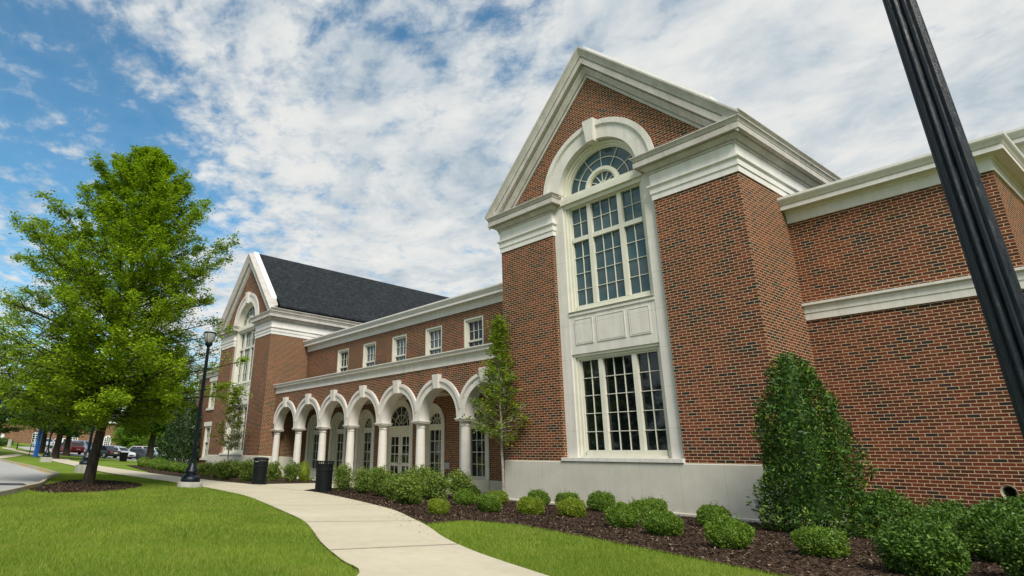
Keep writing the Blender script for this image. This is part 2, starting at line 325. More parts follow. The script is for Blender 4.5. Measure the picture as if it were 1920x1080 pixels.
class MB:
    """collects shapes (in world or local metres) and links them as ONE mesh object"""
    def __init__(s): s.bm = bmesh.new(); s.mi = 0
    def face(s, pts):
        f = s.bm.faces.new([s.bm.verts.new(p) for p in pts]); f.material_index = s.mi; return f
    def box(s, x0, x1, y0, y1, z0, z1):
        v = [s.bm.verts.new((x, y, z)) for x in (x0, x1) for y in (y0, y1) for z in (z0, z1)]
        for q in ((0, 1, 3, 2), (4, 6, 7, 5), (0, 4, 5, 1), (2, 3, 7, 6), (0, 2, 6, 4), (1, 5, 7, 3)):
            f = s.bm.faces.new([v[i] for i in q]); f.material_index = s.mi
        return s
    def loops(s, rings, close_u=True, cap=True):
        vs = [[s.bm.verts.new(p) for p in r] for r in rings]
        n = len(vs[0])
        for a, b in zip(vs[:-1], vs[1:]):
            for i in range(n if close_u else n-1):
                j = (i+1) % n
                f = s.bm.faces.new((a[i], a[j], b[j], b[i])); f.material_index = s.mi
        if cap and close_u:
            for r in (vs[0], vs[-1]):
                try: f = s.bm.faces.new(r); f.material_index = s.mi
                except ValueError: pass
        return s
    def plate(s, poly, y0, y1):                 # polygon in XZ, thick along Y
        return s.loops([[(x, y0, z) for x, z in poly], [(x, y1, z) for x, z in poly]])
    def prism(s, poly, z0, z1):                 # polygon in XY, thick along Z
        return s.loops([[(x, y, z0) for x, y in poly], [(x, y, z1) for x, y in poly]])
    def lathe(s, prof, c=(0, 0, 0), n=20, cap=True):
        return s.loops([[(c[0]+r*math.cos(2*math.pi*i/n), c[1]+r*math.sin(2*math.pi*i/n), c[2]+z) for i in range(n)] for r, z in prof], True, cap)
    def tube(s, p0, p1, r0, r1, n=8):
        p0, p1 = Vector(p0), Vector(p1); d = (p1-p0).normalized()
        a = d.orthogonal().normalized(); b = d.cross(a)
        return s.loops([[p + (a*math.cos(2*math.pi*i/n)+b*math.sin(2*math.pi*i/n))*r for i in range(n)] for p, r in ((p0, r0), (p1, r1))])
    def path_tube(s, pts, rad, n=8):
        pts = [Vector(p) for p in pts]; rings = []
        for k, p in enumerate(pts):
            d = (pts[min(k+1, len(pts)-1)]-pts[max(k-1, 0)]).normalized()
            a = Vector((1, 0, 0)) if abs(d.x) < 0.9 else Vector((0, 1, 0))
            a = (a - d*a.dot(d)).normalized(); b = d.cross(a)
            rings.append([p+(a*math.cos(2*math.pi*i/n)+b*math.sin(2*math.pi*i/n))*rad[k] for i in range(n)])
        return s.loops(rings)
    def sweep(s, path, prof, out=1):            # profile (out, z) along an XY polyline with mitred corners; out=1: right of travel
        P = [Vector(p) for p in path]; rings = []
        for i, p in enumerate(P):
            d0 = (P[i]-P[i-1]).normalized() if i > 0 else None
            d1 = (P[i+1]-P[i]).normalized() if i < len(P)-1 else None
            n0 = Vector((d0.y, -d0.x))*out if d0 else None; n1 = Vector((d1.y, -d1.x))*out if d1 else None
            if n0 is None: mN = n1
            elif n1 is None: mN = n0
            else: mN = (n0+n1)/(1+n0.dot(n1))
            rings.append([(p.x+mN.x*o, p.y+mN.y*o, z) for o, z in prof])
        return s.loops(rings)
    def build(s, name, mats, parent=None, smooth=False, world=True, bev=0.0):
        bm = s.bm
        bmesh.ops.recalc_face_normals(bm, faces=bm.faces)
        uvl = bm.loops.layers.uv.new('UVMap')
        for f in bm.faces:
            n = f.normal; ax, ay, az = abs(n.x), abs(n.y), abs(n.z)
            f.smooth = smooth
            for l in f.loops:
                c = l.vert.co
                if az > 0.85: l[uvl].uv = (c.x, c.y)
                elif ax > ay: l[uvl].uv = (c.y, c.z if az < 0.4 else c.z*1.39)
                else: l[uvl].uv = (c.x, c.z)
        me = bpy.data.meshes.new(name)
        if parent is not None and world:
            w = wloc(parent); bmesh.ops.translate(bm, vec=-w, verts=bm.verts)
        bm.to_mesh(me); bm.free()
        o = link(name, me, mats, parent)
        if bev > 0:
            md = o.modifiers.new('bevel', 'BEVEL'); md.width = bev; md.segments = 2; md.limit_method = 'ANGLE'
        if smooth:
            try: me.set_sharp_from_angle(angle=R(40))
            except Exception: pass
        return o
def arc(cx, cz, r, a0, a1, n):
    return [(cx+r*math.cos(R(a0+(a1-a0)*i/n)), cz+r*math.sin(R(a0+(a1-a0)*i/n))) for i in range(n+1)]
def np_mesh(name, V, F, mats, parent=None, smooth=False):
    V = np.asarray(V, np.float32); F = np.asarray(F, np.int32); k = F.shape[1]
    me = bpy.data.meshes.new(name)
    me.vertices.add(len(V)); me.vertices.foreach_set('co', V.ravel())
    me.loops.add(F.size); me.loops.foreach_set('vertex_index', F.ravel())
    me.polygons.add(len(F)); me.polygons.foreach_set('loop_start', np.arange(0, F.size, k, dtype=np.int32))
    me.update(calc_edges=True)
    if smooth: me.polygons.foreach_set('use_smooth', np.ones(len(F), bool))
    return link(name, me, mats, parent) if mats else me

# ------------------------------------------------------------------ terrain
def ground(x, y):
    x = np.asarray(x, float); y = np.asarray(y, float)
    t = np.maximum(0, -x-12.0)
    near = np.where(t < 8, .008*(t*t/(t+4)), .008*(t-8)+.008*64/12)
    far = -.03*np.maximum(x, -165) - .05*np.clip(y, 0, 32) - 1.11
    s = np.clip((-x-58)/27, 0, 1); s = s*s*(3-2*s)
    return near*(1-s)+far*s
def gz(x, y): return float(ground(x, y))
def sheet(name, poly, mat, lift, kind='structure', cuts=0, label=None, cat=None):
    bm = bmesh.new(); vs = [bm.verts.new((x, y, 0)) for x, y in poly]
    es = [bm.edges.new((vs[i], vs[(i+1) % len(vs)])) for i in range(len(vs))]
    bmesh.ops.triangle_fill(bm, edges=es, use_beauty=True)
    for _ in range(cuts): bmesh.ops.subdivide_edges(bm, edges=[e for e in bm.edges if e.calc_length() > 0.8], cuts=1, use_grid_fill=True)
    bmesh.ops.triangulate(bm, faces=bm.faces)
    for v in bm.verts: v.co.z = gz(v.co.x, v.co.y)+lift
    bmesh.ops.recalc_face_normals(bm, faces=bm.faces)
    for f in bm.faces:
        if f.normal.z < 0: f.normal_flip()
    me = bpy.data.meshes.new(name); bm.to_mesh(me); bm.free()
    o = link(name, me, mat); tag(o, label, cat, None, kind); return o
def inside(poly, x, y):
    p = np.asarray(poly); r = np.zeros(len(x), bool); j = len(p)-1
    for i in range(len(p)):
        xi, yi = p[i]; xj, yj = p[j]
        c = ((yi > y) != (yj > y)) & (x < (xj-xi)*(y-yi)/(yj-yi+1e-12)+xi); r ^= c; j = i
    return r
def smooth_line(pts, n=4):
    P = [Vector((*p, 0)) if len(p) == 2 else Vector(p) for p in pts]; out = []
    for i in range(len(P)-1):
        a = P[max(i-1, 0)]; b_ = P[i]; c = P[i+1]; d = P[min(i+2, len(P)-1)]
        for k in range(n):
            u = k/n
            q = 0.5*((2*b_)+(c-a)*u+(2*a-5*b_+4*c-d)*u*u+(3*b_-a-3*c+d)*u**3)
            out.append((q.x, q.y))
    out.append((P[-1].x, P[-1].y)); return out

gx = np.concatenate([np.linspace(-900, -180, 10)[:-1], np.linspace(-180, -60, 41)[:-1], np.linspace(-60, 12, 97)[:-1], np.linspace(12, 400, 8)])
gy = np.concatenate([np.linspace(-500, -40, 8)[:-1], np.linspace(-40, 40, 61)[:-1], np.linspace(40, 900, 14)])
GX, GY = np.meshgrid(gx, gy, indexing='ij'); GZ = ground(GX, GY)
idx = np.arange(GX.size).reshape(GX.shape)
F_ = np.stack([idx[:-1, :-1], idx[1:, :-1], idx[1:, 1:], idx[:-1, 1:]], -1).reshape(-1, 4)
tag(np_mesh('lawn', np.stack([GX, GY, GZ], -1).reshape(-1, 3), F_, 'lawn', None, True), kind='structure')

# concrete path: two edges traced on the ground, resampled
pL = smooth_line([(-3.9, 2.2), (-4.88, 3.15), (-5.58, 3.39), (-6.9, 3.89), (-8.94, 4.78), (-10.78, 5.37), (-15.37, 6.57), (-18.07, 6.90), (-20.0, 7.01), (-23.0, 7.0), (-27.6, 6.8), (-32.1, 6.6), (-40.4, 6.9), (-49, 7.3), (-59.4, 7.8), (-72, 8.9)])
pR = smooth_line([(-3.1, 4.3), (-4.21, 4.63), (-5.47, 5.05), (-6.7, 5.62), (-7.95, 6.35), (-9.2, 7.0), (-11.3, 8.0), (-13.7, 8.75), (-16.1, 9.35), (-17.6, 9.6), (-19.0, 9.62), (-22.3, 9.45), (-25.9, 8.95), (-33.2, 8.68), (-43.8, 8.8), (-61.8, 9.8), (-72, 11)])
path_poly = pL + pR[::-1]
sheet('path', path_poly, 'concrete', 0.028, cuts=2)
walk_poly = [(-18.3, 9.55), (-19.2, 10.4), (-20.3, 12.2), (-21.2, 14.45), (-24.2, 14.45), (-23.4, 12.6), (-22.5, 10.6), (-21.9, 9.42), (-20, 9.4)]
sheet('entrance_walk', walk_poly, 'concrete', 0.0325, cuts=2)
mb = MB()
def nearest(line, p): return min(line, key=lambda q: (q[0]-p[0])**2+(q[1]-p[1])**2)
for a in ((-6.2, 3.62), (-9.15, 4.85), (-12.6, 5.8), (-17.0, 6.8), (-21.5, 7.0), (-26.5, 6.9), (-31.5, 6.6), (-37, 6.8)):
    b0 = nearest(pR, (a[0]+0.3, a[1]+2.2)); d = Vector((b0[0]-a[0], b0[1]-a[1])).normalized(); n = Vector((-d.y, d.x))*0.011
    pts = [(a[0]+n.x, a[1]+n.y), (b0[0]+n.x, b0[1]+n.y), (b0[0]-n.x, b0[1]-n.y), (a[0]-n.x, a[1]-n.y)]
    mb.face([(x, y, gz(x, y)+0.0345) for x, y in pts])
tag(mb.build('path_joints', 'joint_dark'), kind='structure')
far_path = [(-95, 8.2), (-90, 7.9), (-83, 8.6), (-74, 9.6), (-70, 10.4), (-70, 9.2), (-76, 8.2), (-84, 7.2), (-92, 6.6), (-98, 7.0)]
sheet('far_path', far_path, 'concrete', 0.03, cuts=2)
sheet('cross_path', [(-52, 2.2), (-75, 7.4), (-77, 6.9), (-56, 1.2)], 'concrete', 0.026, cuts=2)

bed_right = [(-16.3, 9.40), (-13.7, 8.8), (-11.3, 8.05), (-9.25, 7.05), (-8.4, 6.66), (-8.55, 7.2), (-8.76, 7.78), (-8.3, 8.05), (-7.8, 8.18), (-6.9, 7.98), (-6.0, 7.7), (-5.04, 7.42), (-4.19, 7.15), (-3.32, 6.88), (-2.6, 6.7), (1.5, 6.2), (3, 15.9), (-5.8, 16), (-5.9, 13.9), (-13.5, 13.9), (-14, 14.5), (-21.0, 14.4), (-20.2, 12.2), (-19.1, 10.4), (-18.3, 9.62)]
sheet('mulch_bed', bed_right, 'mulch', 0.022, cuts=3)
bed_left = [(-22.6, 9.55), (-25.9, 9.0), (-29.5, 8.85), (-33.0, 8.75), (-36, 9.4), (-42, 10.2), (-50, 11.5), (-50, 18), (-39, 16), (-39, 13.9), (-31.8, 13.9), (-31.5, 14.5), (-24.4, 14.4), (-23.6, 12.6), (-22.7, 10.6)]
sheet('mulch_bed', bed_left, 'mulch', 0.022, cuts=3)
ring_poly = [(-17.0, 2.45), (-17.9, 2.05), (-19.7, 2.35), (-21.2, 2.9), (-22.6, 3.4), (-23.9, 4.0), (-24.2, 4.7), (-23.4, 5.3), (-22.0, 5.5), (-20.5, 5.3), (-19.0, 4.6), (-17.6, 3.6)]
tag(sheet('tree_mulch', smooth_line(ring_poly+ring_poly[:1], 3)[:-1], 'mulch', 0.022, cuts=3), kind='structure')

# car park road with kerb
kerb_line = smooth_line([(-80, 4.2), (-54, 3.95), (-42, 4.12), (-34.9, 4.11), (-29.5, 4.05), (-27.6, 3.92), (-26.6, 3.65), (-24.5, 3.2), (-20.3, 2.48), (-18.3, 1.91), (-16.3, 1.33), (-14, 0.4), (-11, -1.6)])
road_poly = kerb_line + [(-10, -30), (-120, -30), (-120, 3)]
sheet('road', road_poly, 'asphalt', 0.012, cuts=3)
mb = MB(); kp = kerb_line
rings = []
for i, p in enumerate(kp):
    a = Vector(kp[max(i-1, 0)]); c = Vector(kp[min(i+1, len(kp)-1)]); d = (c-a).normalized(); n = Vector((-d.y, d.x))
    g0 = gz(*p)
    rings.append([(p[0]+n.x*o, p[1]+n.y*o, g0+z) for o, z in ((-0.16, 0.012), (-0.15, 0.018), (-0.02, 0.022), (0.0, 0.11), (0.11, 0.115), (0.13, 0.01))])
mb.loops(rings, False, False); kerb = mb.build('kerb', 'kerb_paint'); tag(kerb, kind='structure')
lot_poly = [(-86, 10.5), (-84, 14), (-84, 32), (-90, 44), (-126, 44), (-126, 14), (-110, 9.6), (-95, 9.4)]
sheet('car_park', lot_poly, 'asphalt', 0.02, cuts=3)
tag(MB().box(-21.6, -20.5, 1.55, 2.25, gz(-21, 2), gz(-21, 2)+0.024).build('drain_grate', 'iron_dark'), 'dark iron drain grate set in the road beside the yellow kerb', 'drain grate')

# ------------------------------------------------------------------ the brick hall
D = 13.807; XA, XB, XC, XD = -13.6208, -11.4473, -8.0507, -5.8772; XM = -9.749
X0 = -25.8005; DA = 14.446; XCOL = -31.452; PIT = 2.5101; YW = 16.20; YWING = 16.05
hall = thing('brick_hall', 'long red brick hall with two gabled pavilions and a white stone arcade between them', 'building', (-18, 14, 0))
pav = []
def P_(o): pav.append(o); return o
# walls of one gabled pavilion
mb = MB()
mb.plate([(XA, -0.3), (XB, -0.3), (XB, 7.64), (XA, 7.64)], D, D+0.40)
mb.plate([(XC, -0.3), (XD, -0.3), (XD, 7.64), (XC, 7.64)], D, D+0.40)
mb.plate([(XA, 7.64), (XA, 8.40), (XM, 12.40), (XD, 8.40), (XD, 7.64), (XM+1.7, 7.64)] + arc(XM, 8.82, 1.7, 0, 180, 24) + [(XM-1.7, 7.64)], D, D+0.40)
mb.box(XD-0.35, XD, D+0.40, 32, -0.3, 8.95); mb.box(XA, XA+0.35, D+0.40, 32, -0.3, 8.95)
P_(mb.build('wall', 'brick', hall))
mb = MB()
mb.sweep([(XD, 32), (XD, D), (XA, D), (XA, 32)], [(-.03, -.4), (.105, -.4), (.105, .075), (.05, .09), (.05, 1.115), (.032, 1.137), (-.03, 1.137)], -1)
P_(mb.build('plinth', 'plinth_stone', hall))
fprof = [(-.02, 7.637), (.03, 7.637), (.03, 7.80), (.055, 7.805), (.055, 7.965), (.075, 7.975), (.105, 8.005), (.105, 8.05), (.035, 8.07), (.035, 8.378), (-.02, 8.378)]
prof = [(-.02, 8.379), (.075, 8.379), (.075, 8.42), (.05, 8.425), (.05, 8.44), (.095, 8.455), (.125, 8.49), (.165, 8.535), (.185, 8.57), (.16, 8.573), (.16, 8.59), (.295, 8.592), (.295, 8.58), (.31, 8.58), (.31, 8.725), (.265, 8.728), (.265, 8.755), (.305, 8.765), (.315, 8.80), (.345, 8.85), (.365, 8.86), (.365, 8.89), (-.02, 8.92)]
runs = ([(XD, 32), (XD, D), (XC, D), (XC, D+.3)], [(XB, D+.3), (XB, D), (XA, D), (XA, 32)])
cy = [(-.02, 8.905), (.27, 8.905), (.285, 8.95), (.325, 8.99), (.37, 9.035), (.37, 9.065), (-.02, 9.085)]
for k, rn_ in enumerate(runs):
    P_(MB().sweep(rn_, fprof, -1).build('frieze', 'cornice_paint', hall))
    mb = MB(); mb.sweep(rn_, prof, -1); mb.sweep([(XD, 32), (XD, D-.30)] if k == 0 else [(XA, D-.30), (XA, 32)], cy, -1); P_(mb.build('cornice', 'cast_stone', hall))
mb = MB(); SL = 1.035; KK = math.sqrt(1+SL*SL)
rk = [(-.05, -.01), (.06, -.01), (.06, .055), (.025, .06), (.025, .08), (.095, .095), (.095, .125), (.115, .15), (.165, .215), (.175, .24), (.13, .245), (.13, .27), (.29, .285), (.29, .425), (.245, .43), (.245, .455), (.295, .47), (.305, .53), (.345, .60), (.39, .65), (.39, .69), (-.25, .69)]
rings = []
for sgn in (-1, 0, 1):
    ring = []
    for e, h in rk:
        if sgn == 0: ring.append((XM, D-e, 12.37+h*KK))
        else: ring.append((XM+sgn*(3.872+max(e, 0)), D-e, 12.37+h*KK-SL*(3.872+max(e, 0))))
    rings.append(ring)
mb.loops(rings)
P_(mb.build('raking_cornice', 'cast_stone', hall))
mb = MB()
for sgn in (-1, 1):
    xe = 3.55
    mb.plate([(XM, 12.37+.70*KK), (XM, 12.37+.80*KK), (XM+sgn*xe, 12.37+.80*KK-SL*xe), (XM+sgn*xe, 12.37+.70*KK-SL*xe)], D-.06, D+.27)
P_(mb.build('coping', 'white_paint', hall))
mb = MB()
for sgn in (-1, 1):
    xe = 4.0
    mb.plate([(XM, 13.36), (XM, 13.46), (XM+sgn*xe, 13.46-SL*xe), (XM+sgn*xe, 13.36-SL*xe)], D+.35, 33.2)
P_(mb.build('roof', 'shingles', hall))
mb = MB()
for sgn in (-1, 1):
    a_, b_ = sorted((XM+sgn*3.70, XM+sgn*3.88)); mb.box(a_, b_, D+.36, 33, 8.96, 9.27)
    a_, b_ = sorted((XM+sgn*3.89, XM+sgn*4.17)); mb.box(a_, b_, D+.36, 32, 9.05, 9.095)
P_(mb.build('gutter', 'dark_flashing', hall))
# stone surround of the tall arched bay
OW = 1.35
mb = MB()
for s in (-1, 1):
    xs = sorted((XM+s*OW, XM+s*1.699))
    mb.plate([(xs[0], 1.137), (xs[1], 1.137), (xs[1], 8.82), (xs[0], 8.82)], D+.10, D+.50)
mb.plate([(XM-OW, 3.97), (XM+OW, 3.97), (XM+OW, 5.17), (XM-OW, 5.17)], D+.115, D+.50)
ring = arc(XM, 8.82, 1.90, 0, 180, 36) + arc(XM, 8.82, OW, 180, 0, 36)
mb.plate(ring, D-.035, D+.50)
mb.plate(arc(XM, 8.82, 1.925, 0, 180, 36) + arc(XM, 8.82, 1.77, 180, 0, 36), D-.085, D-.034)
mb.plate(arc(XM, 8.82, 1.78, 0, 180, 36) + arc(XM, 8.82, 1.735, 180, 0, 36), D-.06, D-.0345)
for a, b_ in ((-1.17, -.57), (-.44, .44), (.57, 1.17)):
    for (x0, x1, z0, z1) in ((a, b_, 4.93, 4.95), (a, b_, 4.23, 4.25), (a, a+.02, 4.25, 4.93), (b_-.02, b_, 4.25, 4.93)): mb.box(XM+x0, XM+x1, D+.095, D+.1149, z0, z1)
    mb.box(XM+a+.04, XM+b_-.04, D+.10, D+.1149, 4.27, 4.91)
mb.box(XM-OW, XM+OW, D+.085, D+.1149, 5.06, 5.12)
sur = P_(mb.build('window_surround', 'limestone_jointed', hall))
kb = MB(); kb.loops([[(XM-.125, D-.17, 10.09), (XM+.125, D-.17, 10.09), (XM+.195, D-.21, 10.80), (XM-.195, D-.21, 10.80)], [(XM-.125, D+.2, 10.09), (XM+.125, D+.2, 10.09), (XM+.195, D+.2, 10.80), (XM-.195, D+.2, 10.80)]])
kb.build('keystone', 'limestone', sur, bev=.008)
mb = MB(); mb.box(XM-1.765, XM+1.72, D-.085, D+.30, 1.138, 1.235)
P_(mb.build('window_sill', 'limestone', hall, bev=.008))

def sash_bars(mb, xl, xr, z0, z1, cols, rows, y0, y1, w=.017):
    for i in range(1, cols): x = xl+(xr-xl)*i/cols; mb.box(x-w/2, x+w/2, y0, y1, z0, z1)
    xs = [xl+(xr-xl)*i/cols for i in range(cols+1)]
    for j in range(1, rows):
        z = z0+(z1-z0)*j/rows
        for a, b_ in zip(xs[:-1], xs[1:]):
            mb.box(a+(w/2 if a > xl else 0), b_-(w/2 if b_ < xr else 0), y0+.002, y1, z-w/2, z+w/2)
# upper window
mb = MB(); Yf = D+.20; Yg = D+.335
for s in (-1, 1):
    for (r0, r1, ya) in ((1.275, 1.349, D+.16), (1.205, 1.274, D+.22), (1.165, 1.204, D+.27)):
        a, b_ = sorted((XM+s*r0, XM+s*r1)); mb.box(a, b_, ya, D+.42, 5.18, 8.40)
mb.box(XM-OW, XM+OW, D+.14, D+.42, 8.401, 8.52); mb.box(XM-1.40, XM+1.40, D+.055, D+.42, 8.521, 8.68); mb.box(XM-OW, XM+OW, D+.12, D+.42, 8.681, 8.80)
mb.box(XM-1.164, XM+1.164, D+.24, D+.42, 5.18, 5.36); mb.box(XM-OW+.001, XM+OW-.001, D+.06, D+.30, 5.171, 5.179)
mb.box(XM-1.164, XM+1.164, D+.25, D+.42, 8.36, 8.40)
for s in (-1, 1): a = XM+s*.515; mb.box(a-.065, a+.065, D+.235, D+.42, 5.361, 8.359)
secs = ((-1.164, -.58, 2), (-.45, .45, 3), (.58, 1.164, 2))
for a, b_, c_ in secs:
    mb.box(XM+a, XM+b_, D+.245, D+.42, 7.30, 7.43)
    sash_bars(mb, XM+a, XM+b_, 5.36, 7.30, c_, 4, Yg-.035, Yg-.005); sash_bars(mb, XM+a, XM+b_, 7.43, 8.36, c_, 2, Yg-.035, Yg-.005)
cz = 8.80
for (r0, r1, ya) in ((1.275, 1.349, D+.16), (1.205, 1.274, D+.22), (1.165, 1.204, D+.27)):
    mb.plate(arc(XM, cz, r1, 0, 180, 36)+arc(XM, cz, r0, 180, 0, 36), ya, D+.42)
mb.plate(arc(XM, cz, .585, 0, 180, 28)+arc(XM, cz, .43, 180, 0, 28), D+.25, D+.42)
mb.plate(arc(XM, cz, .545, 0, 180, 28)+arc(XM, cz, .47, 180, 0, 28), D+.225, D+.251)
mb.plate(arc(XM, cz, .895, 0, 180, 28)+arc(XM, cz, .872, 180, 0, 28), Yg-.036, Yg-.005)
mb.plate(arc(XM, cz, .15, 0, 180, 16)+arc(XM, cz, .125, 180, 0, 16), Yg-.036, Yg-.005)
for k in range(1, 6):
    an = R(30*k); ca, sa = math.cos(an), math.sin(an)
    for r0, r1 in ((.15, .43), (.585, 1.165)):
        w = .0085
        mb.plate([(XM+r0*ca-w*sa, cz+r0*sa+w*ca), (XM+r1*ca-w*sa, cz+r1*sa+w*ca), (XM+r1*ca+w*sa, cz+r1*sa-w*ca), (XM+r0*ca+w*sa, cz+r0*sa-w*ca)], Yg-.034, Yg-.006)
wu = P_(mb.build('window', 'frame_paint', hall))
mb = MB(); mb.plate([(XM-1.20, 5.25), (XM+1.20, 5.25)]+arc(XM, cz, 1.20, 0, 180, 36), Yg, Yg+.02); mb.build('pane', 'glass_sky_tint', wu)
# lower window
mb = MB()
for s in (-1, 1):
    for (r0, r1, ya) in ((1.275, 1.349, D+.16), (1.205, 1.274, D+.22), (1.165, 1.204, D+.27)):
        a, b_ = sorted((XM+s*r0, XM+s*r1)); mb.box(a, b_, ya, D+.42, 1.24, 3.965)
mb.box(XM-1.274, XM+1.274, D+.15, D+.42, 3.90, 3.966); mb.box(XM-1.204, XM+1.204, D+.21, D+.42, 3.83, 3.899); mb.box(XM-1.164, XM+1.164, D+.25, D+.42, 3.79, 3.829)
mb.box(XM-1.164, XM+1.164, D+.235, D+.42, 1.24, 1.43); mb.box(XM-1.20, XM+1.20, D+.14, D+.2345, 1.24, 1.30)
for s in (-1, 1): a = XM+s*.515; mb.box(a-.065, a+.065, D+.235, D+.42, 1.431, 3.789)
for a, b_, c_ in secs: sash_bars(mb, XM+a, XM+b_, 1.43, 3.79, c_, 5, Yg-.035, Yg-.005)
wl = P_(mb.build('window', 'frame_paint', hall))
mb = MB(); mb.plate([(XM-1.20, 1.3), (XM+1.20, 1.3), (XM+1.20, 3.85), (XM-1.20, 3.85)], Yg, Yg+.02); mb.build('pane', 'glass_dark', wl)
# the second pavilion: a copy of each part
for o in list(pav): dup(o, loc=o.location+Vector((X0, 0, 0)), parent=hall)

# walls between and beside the pavilions
def wall_cells(mb, x0, x1, z0, z1, holes, y0, y1):
    xs = sorted({x0, x1, *[h[0] for h in holes], *[h[1] for h in holes]}); zs = sorted({z0, z1, *[h[2] for h in holes], *[h[3] for h in holes]})
    for a, b_ in zip(xs[:-1], xs[1:]):
        c = (a+b_)/2; run = None
        for e, f in zip(zs[:-1], zs[1:]):
            hole = any(h[0] < c < h[1] and h[2] < (e+f)/2 < h[3] for h in holes)
            if hole:
                if run: mb.plate([(a, run[0]), (b_, run[0]), (b_, run[1]), (a, run[1])], y0, y1)
                run = None
            else: run = (run[0], f) if run else (e, f)
        if run: mb.plate([(a, run[0]), (b_, run[0]), (b_, run[1]), (a, run[1])], y0, y1)
def spandrel(mb, xc, zs, r, y0, y1):
    mb.plate([(xc+r, zs), (xc+r, zs+r), (xc-r, zs+r), (xc-r, zs)] + arc(xc, zs, r-.001, 180, 0, 24), y0, y1)
AX = [XCOL+(i+.5)*PIT for i in range(7)]; WX0, WX1 = XD+X0, XA
holes = []
for i, x in enumerate(AX):
    r = 1.22 if i == 3 else .78
    holes.append((x-r, x+r, -0.3 if i == 3 else .50, 2.55+r))
    if 1 <= i <= 5: holes.append((x-.575, x+.575, 4.95, 6.57))
mb = MB(); wall_cells(mb, WX0+.001, WX1-.001, -0.3, 6.9, holes, YW, YW+.35)
for i, x in enumerate(AX): spandrel(mb, x, 2.55, 1.22 if i == 3 else .78, YW, YW+.35)
mb.build('wall', 'brick', hall)
# soldier course lintels over the upper windows
for i in range(1, 6):
    x = AX[i]; mb = MB(); mb.plate([(x-.585, 6.571), (x+.585, 6.571), (x+.70, 6.86), (x-.70, 6.86)], YW-.004, YW+.05); mb.build('lintel', 'brick_soldier', hall)
cprof = [(-.02, 6.88), (.04, 6.88), (.04, 7.12), (.07, 7.13), (.085, 7.165), (.085, 7.19), (.27, 7.19), (.27, 7.175), (.285, 7.175), (.285, 7.265), (.255, 7.268), (.255, 7.29), (.29, 7.30), (.315, 7.345), (.36, 7.40), (.375, 7.43), (.375, 7.485), (-.02, 7.53)]
MB().sweep([(WX1-.002, YW), (WX0+.002, YW)], cprof, -1).build('cornice', 'cornice_paint', hall)
MB().sweep([(-2.05, 18.8), (-2.05, YWING), (XD+.002, YWING)], cprof, -1).build('cornice', 'cornice_paint', hall)
mb = MB(); mb.box(XD+.001, -2.05, YWING, YWING+.3, -.3, 6.9); mb.box(-2.35, -2.05, YWING+.30, 18.8, -.3, 6.9); mb.build('wall', 'brick', hall)
sprof = [(-.02, 4.42), (.04, 4.42), (.04, 4.575), (.055, 4.585), (.055, 4.73), (.085, 4.745), (.12, 4.76), (.12, 4.815), (-.02, 4.84)]
MB().sweep([(-2.05, 18.8), (-2.05, YWING), (XD+.002, YWING)], sprof, -1).build('belt_course', 'limestone', hall)
mb = MB(); mb.box(-2.049, 14, 18.8, 19.1, -.3, 8.02); mb.build('wall', 'brick', hall)
c2 = [(o, z+1.12) for o, z in cprof]; MB().sweep([(14, 18.8), (-2.049, 18.8)], c2, -1).build('cornice', 'cornice_paint', hall)
mb = MB(); mb.box(XD+.1, -2.1, YWING+.1, 26, 7.40, 7.52); mb.box(-1.9, 14, 18.9, 28, 8.55, 8.66); mb.box(WX0+.1, WX1-.1, YW+.1, 30, 7.40, 7.52); mb.build('roof', 'dark_flashing', hall)
MB().box(XD+.45, XD+2.2, YWING+.02, YWING+.12, 7.535, 7.60).build('flashing', 'dark_flashing', hall)
# far left wing with two white framed windows
mb = MB(); wx = -46.5; wall_cells(mb, -50, XA+X0-.001, -.3, 6.9, [(wx-.62, wx+.62, .95, 3.2), (wx-.62, wx+.62, 4.5, 6.5)], YWING, YWING+.3); mb.build('wall', 'brick', hall)
MB().sweep([(XA+X0-.002, YWING), (-50, YWING)], cprof, -1).build('cornice', 'cornice_paint', hall)
for z0, z1 in ((.95, 3.2), (4.5, 6.5)):
    mb = MB()
    for s in (-1, 1): a, b_ = sorted((wx+s*.62, wx+s*.46)); mb.box(a, b_, YWING-.01, YWING+.25, z0, z1)
    mb.box(wx-.459, wx+.459, YWING+.02, YWING+.25, z1-.12, z1); mb.box(wx-.459, wx+.459, YWING+.02, YWING+.25, z0, z0+.1)
    mb.box(wx-.459, wx+.459, YWING+.06, YWING+.25, (z0+z1)/2-.03, (z0+z1)/2+.03); sash_bars(mb, wx-.46, wx+.46, z0+.1, z1-.12, 3, 4, YWING+.12, YWING+.16)
    w = mb.build('window', 'frame_paint', hall); MB().box(wx-.47, wx+.47, YWING+.17, YWING+.19, z0+.05, z1-.05).build('pane', 'glass_dark', w)
    mb = MB(); mb.box(wx-.85, wx+.85, YWING-.06, YWING+.1, z1+.001, z1+.30); mb.build('lintel', 'limestone', hall); MB().box(wx-.80, wx+.80, YWING-.08, YWING+.1, z0-.14, z0-.001).build('window_sill', 'limestone', hall)

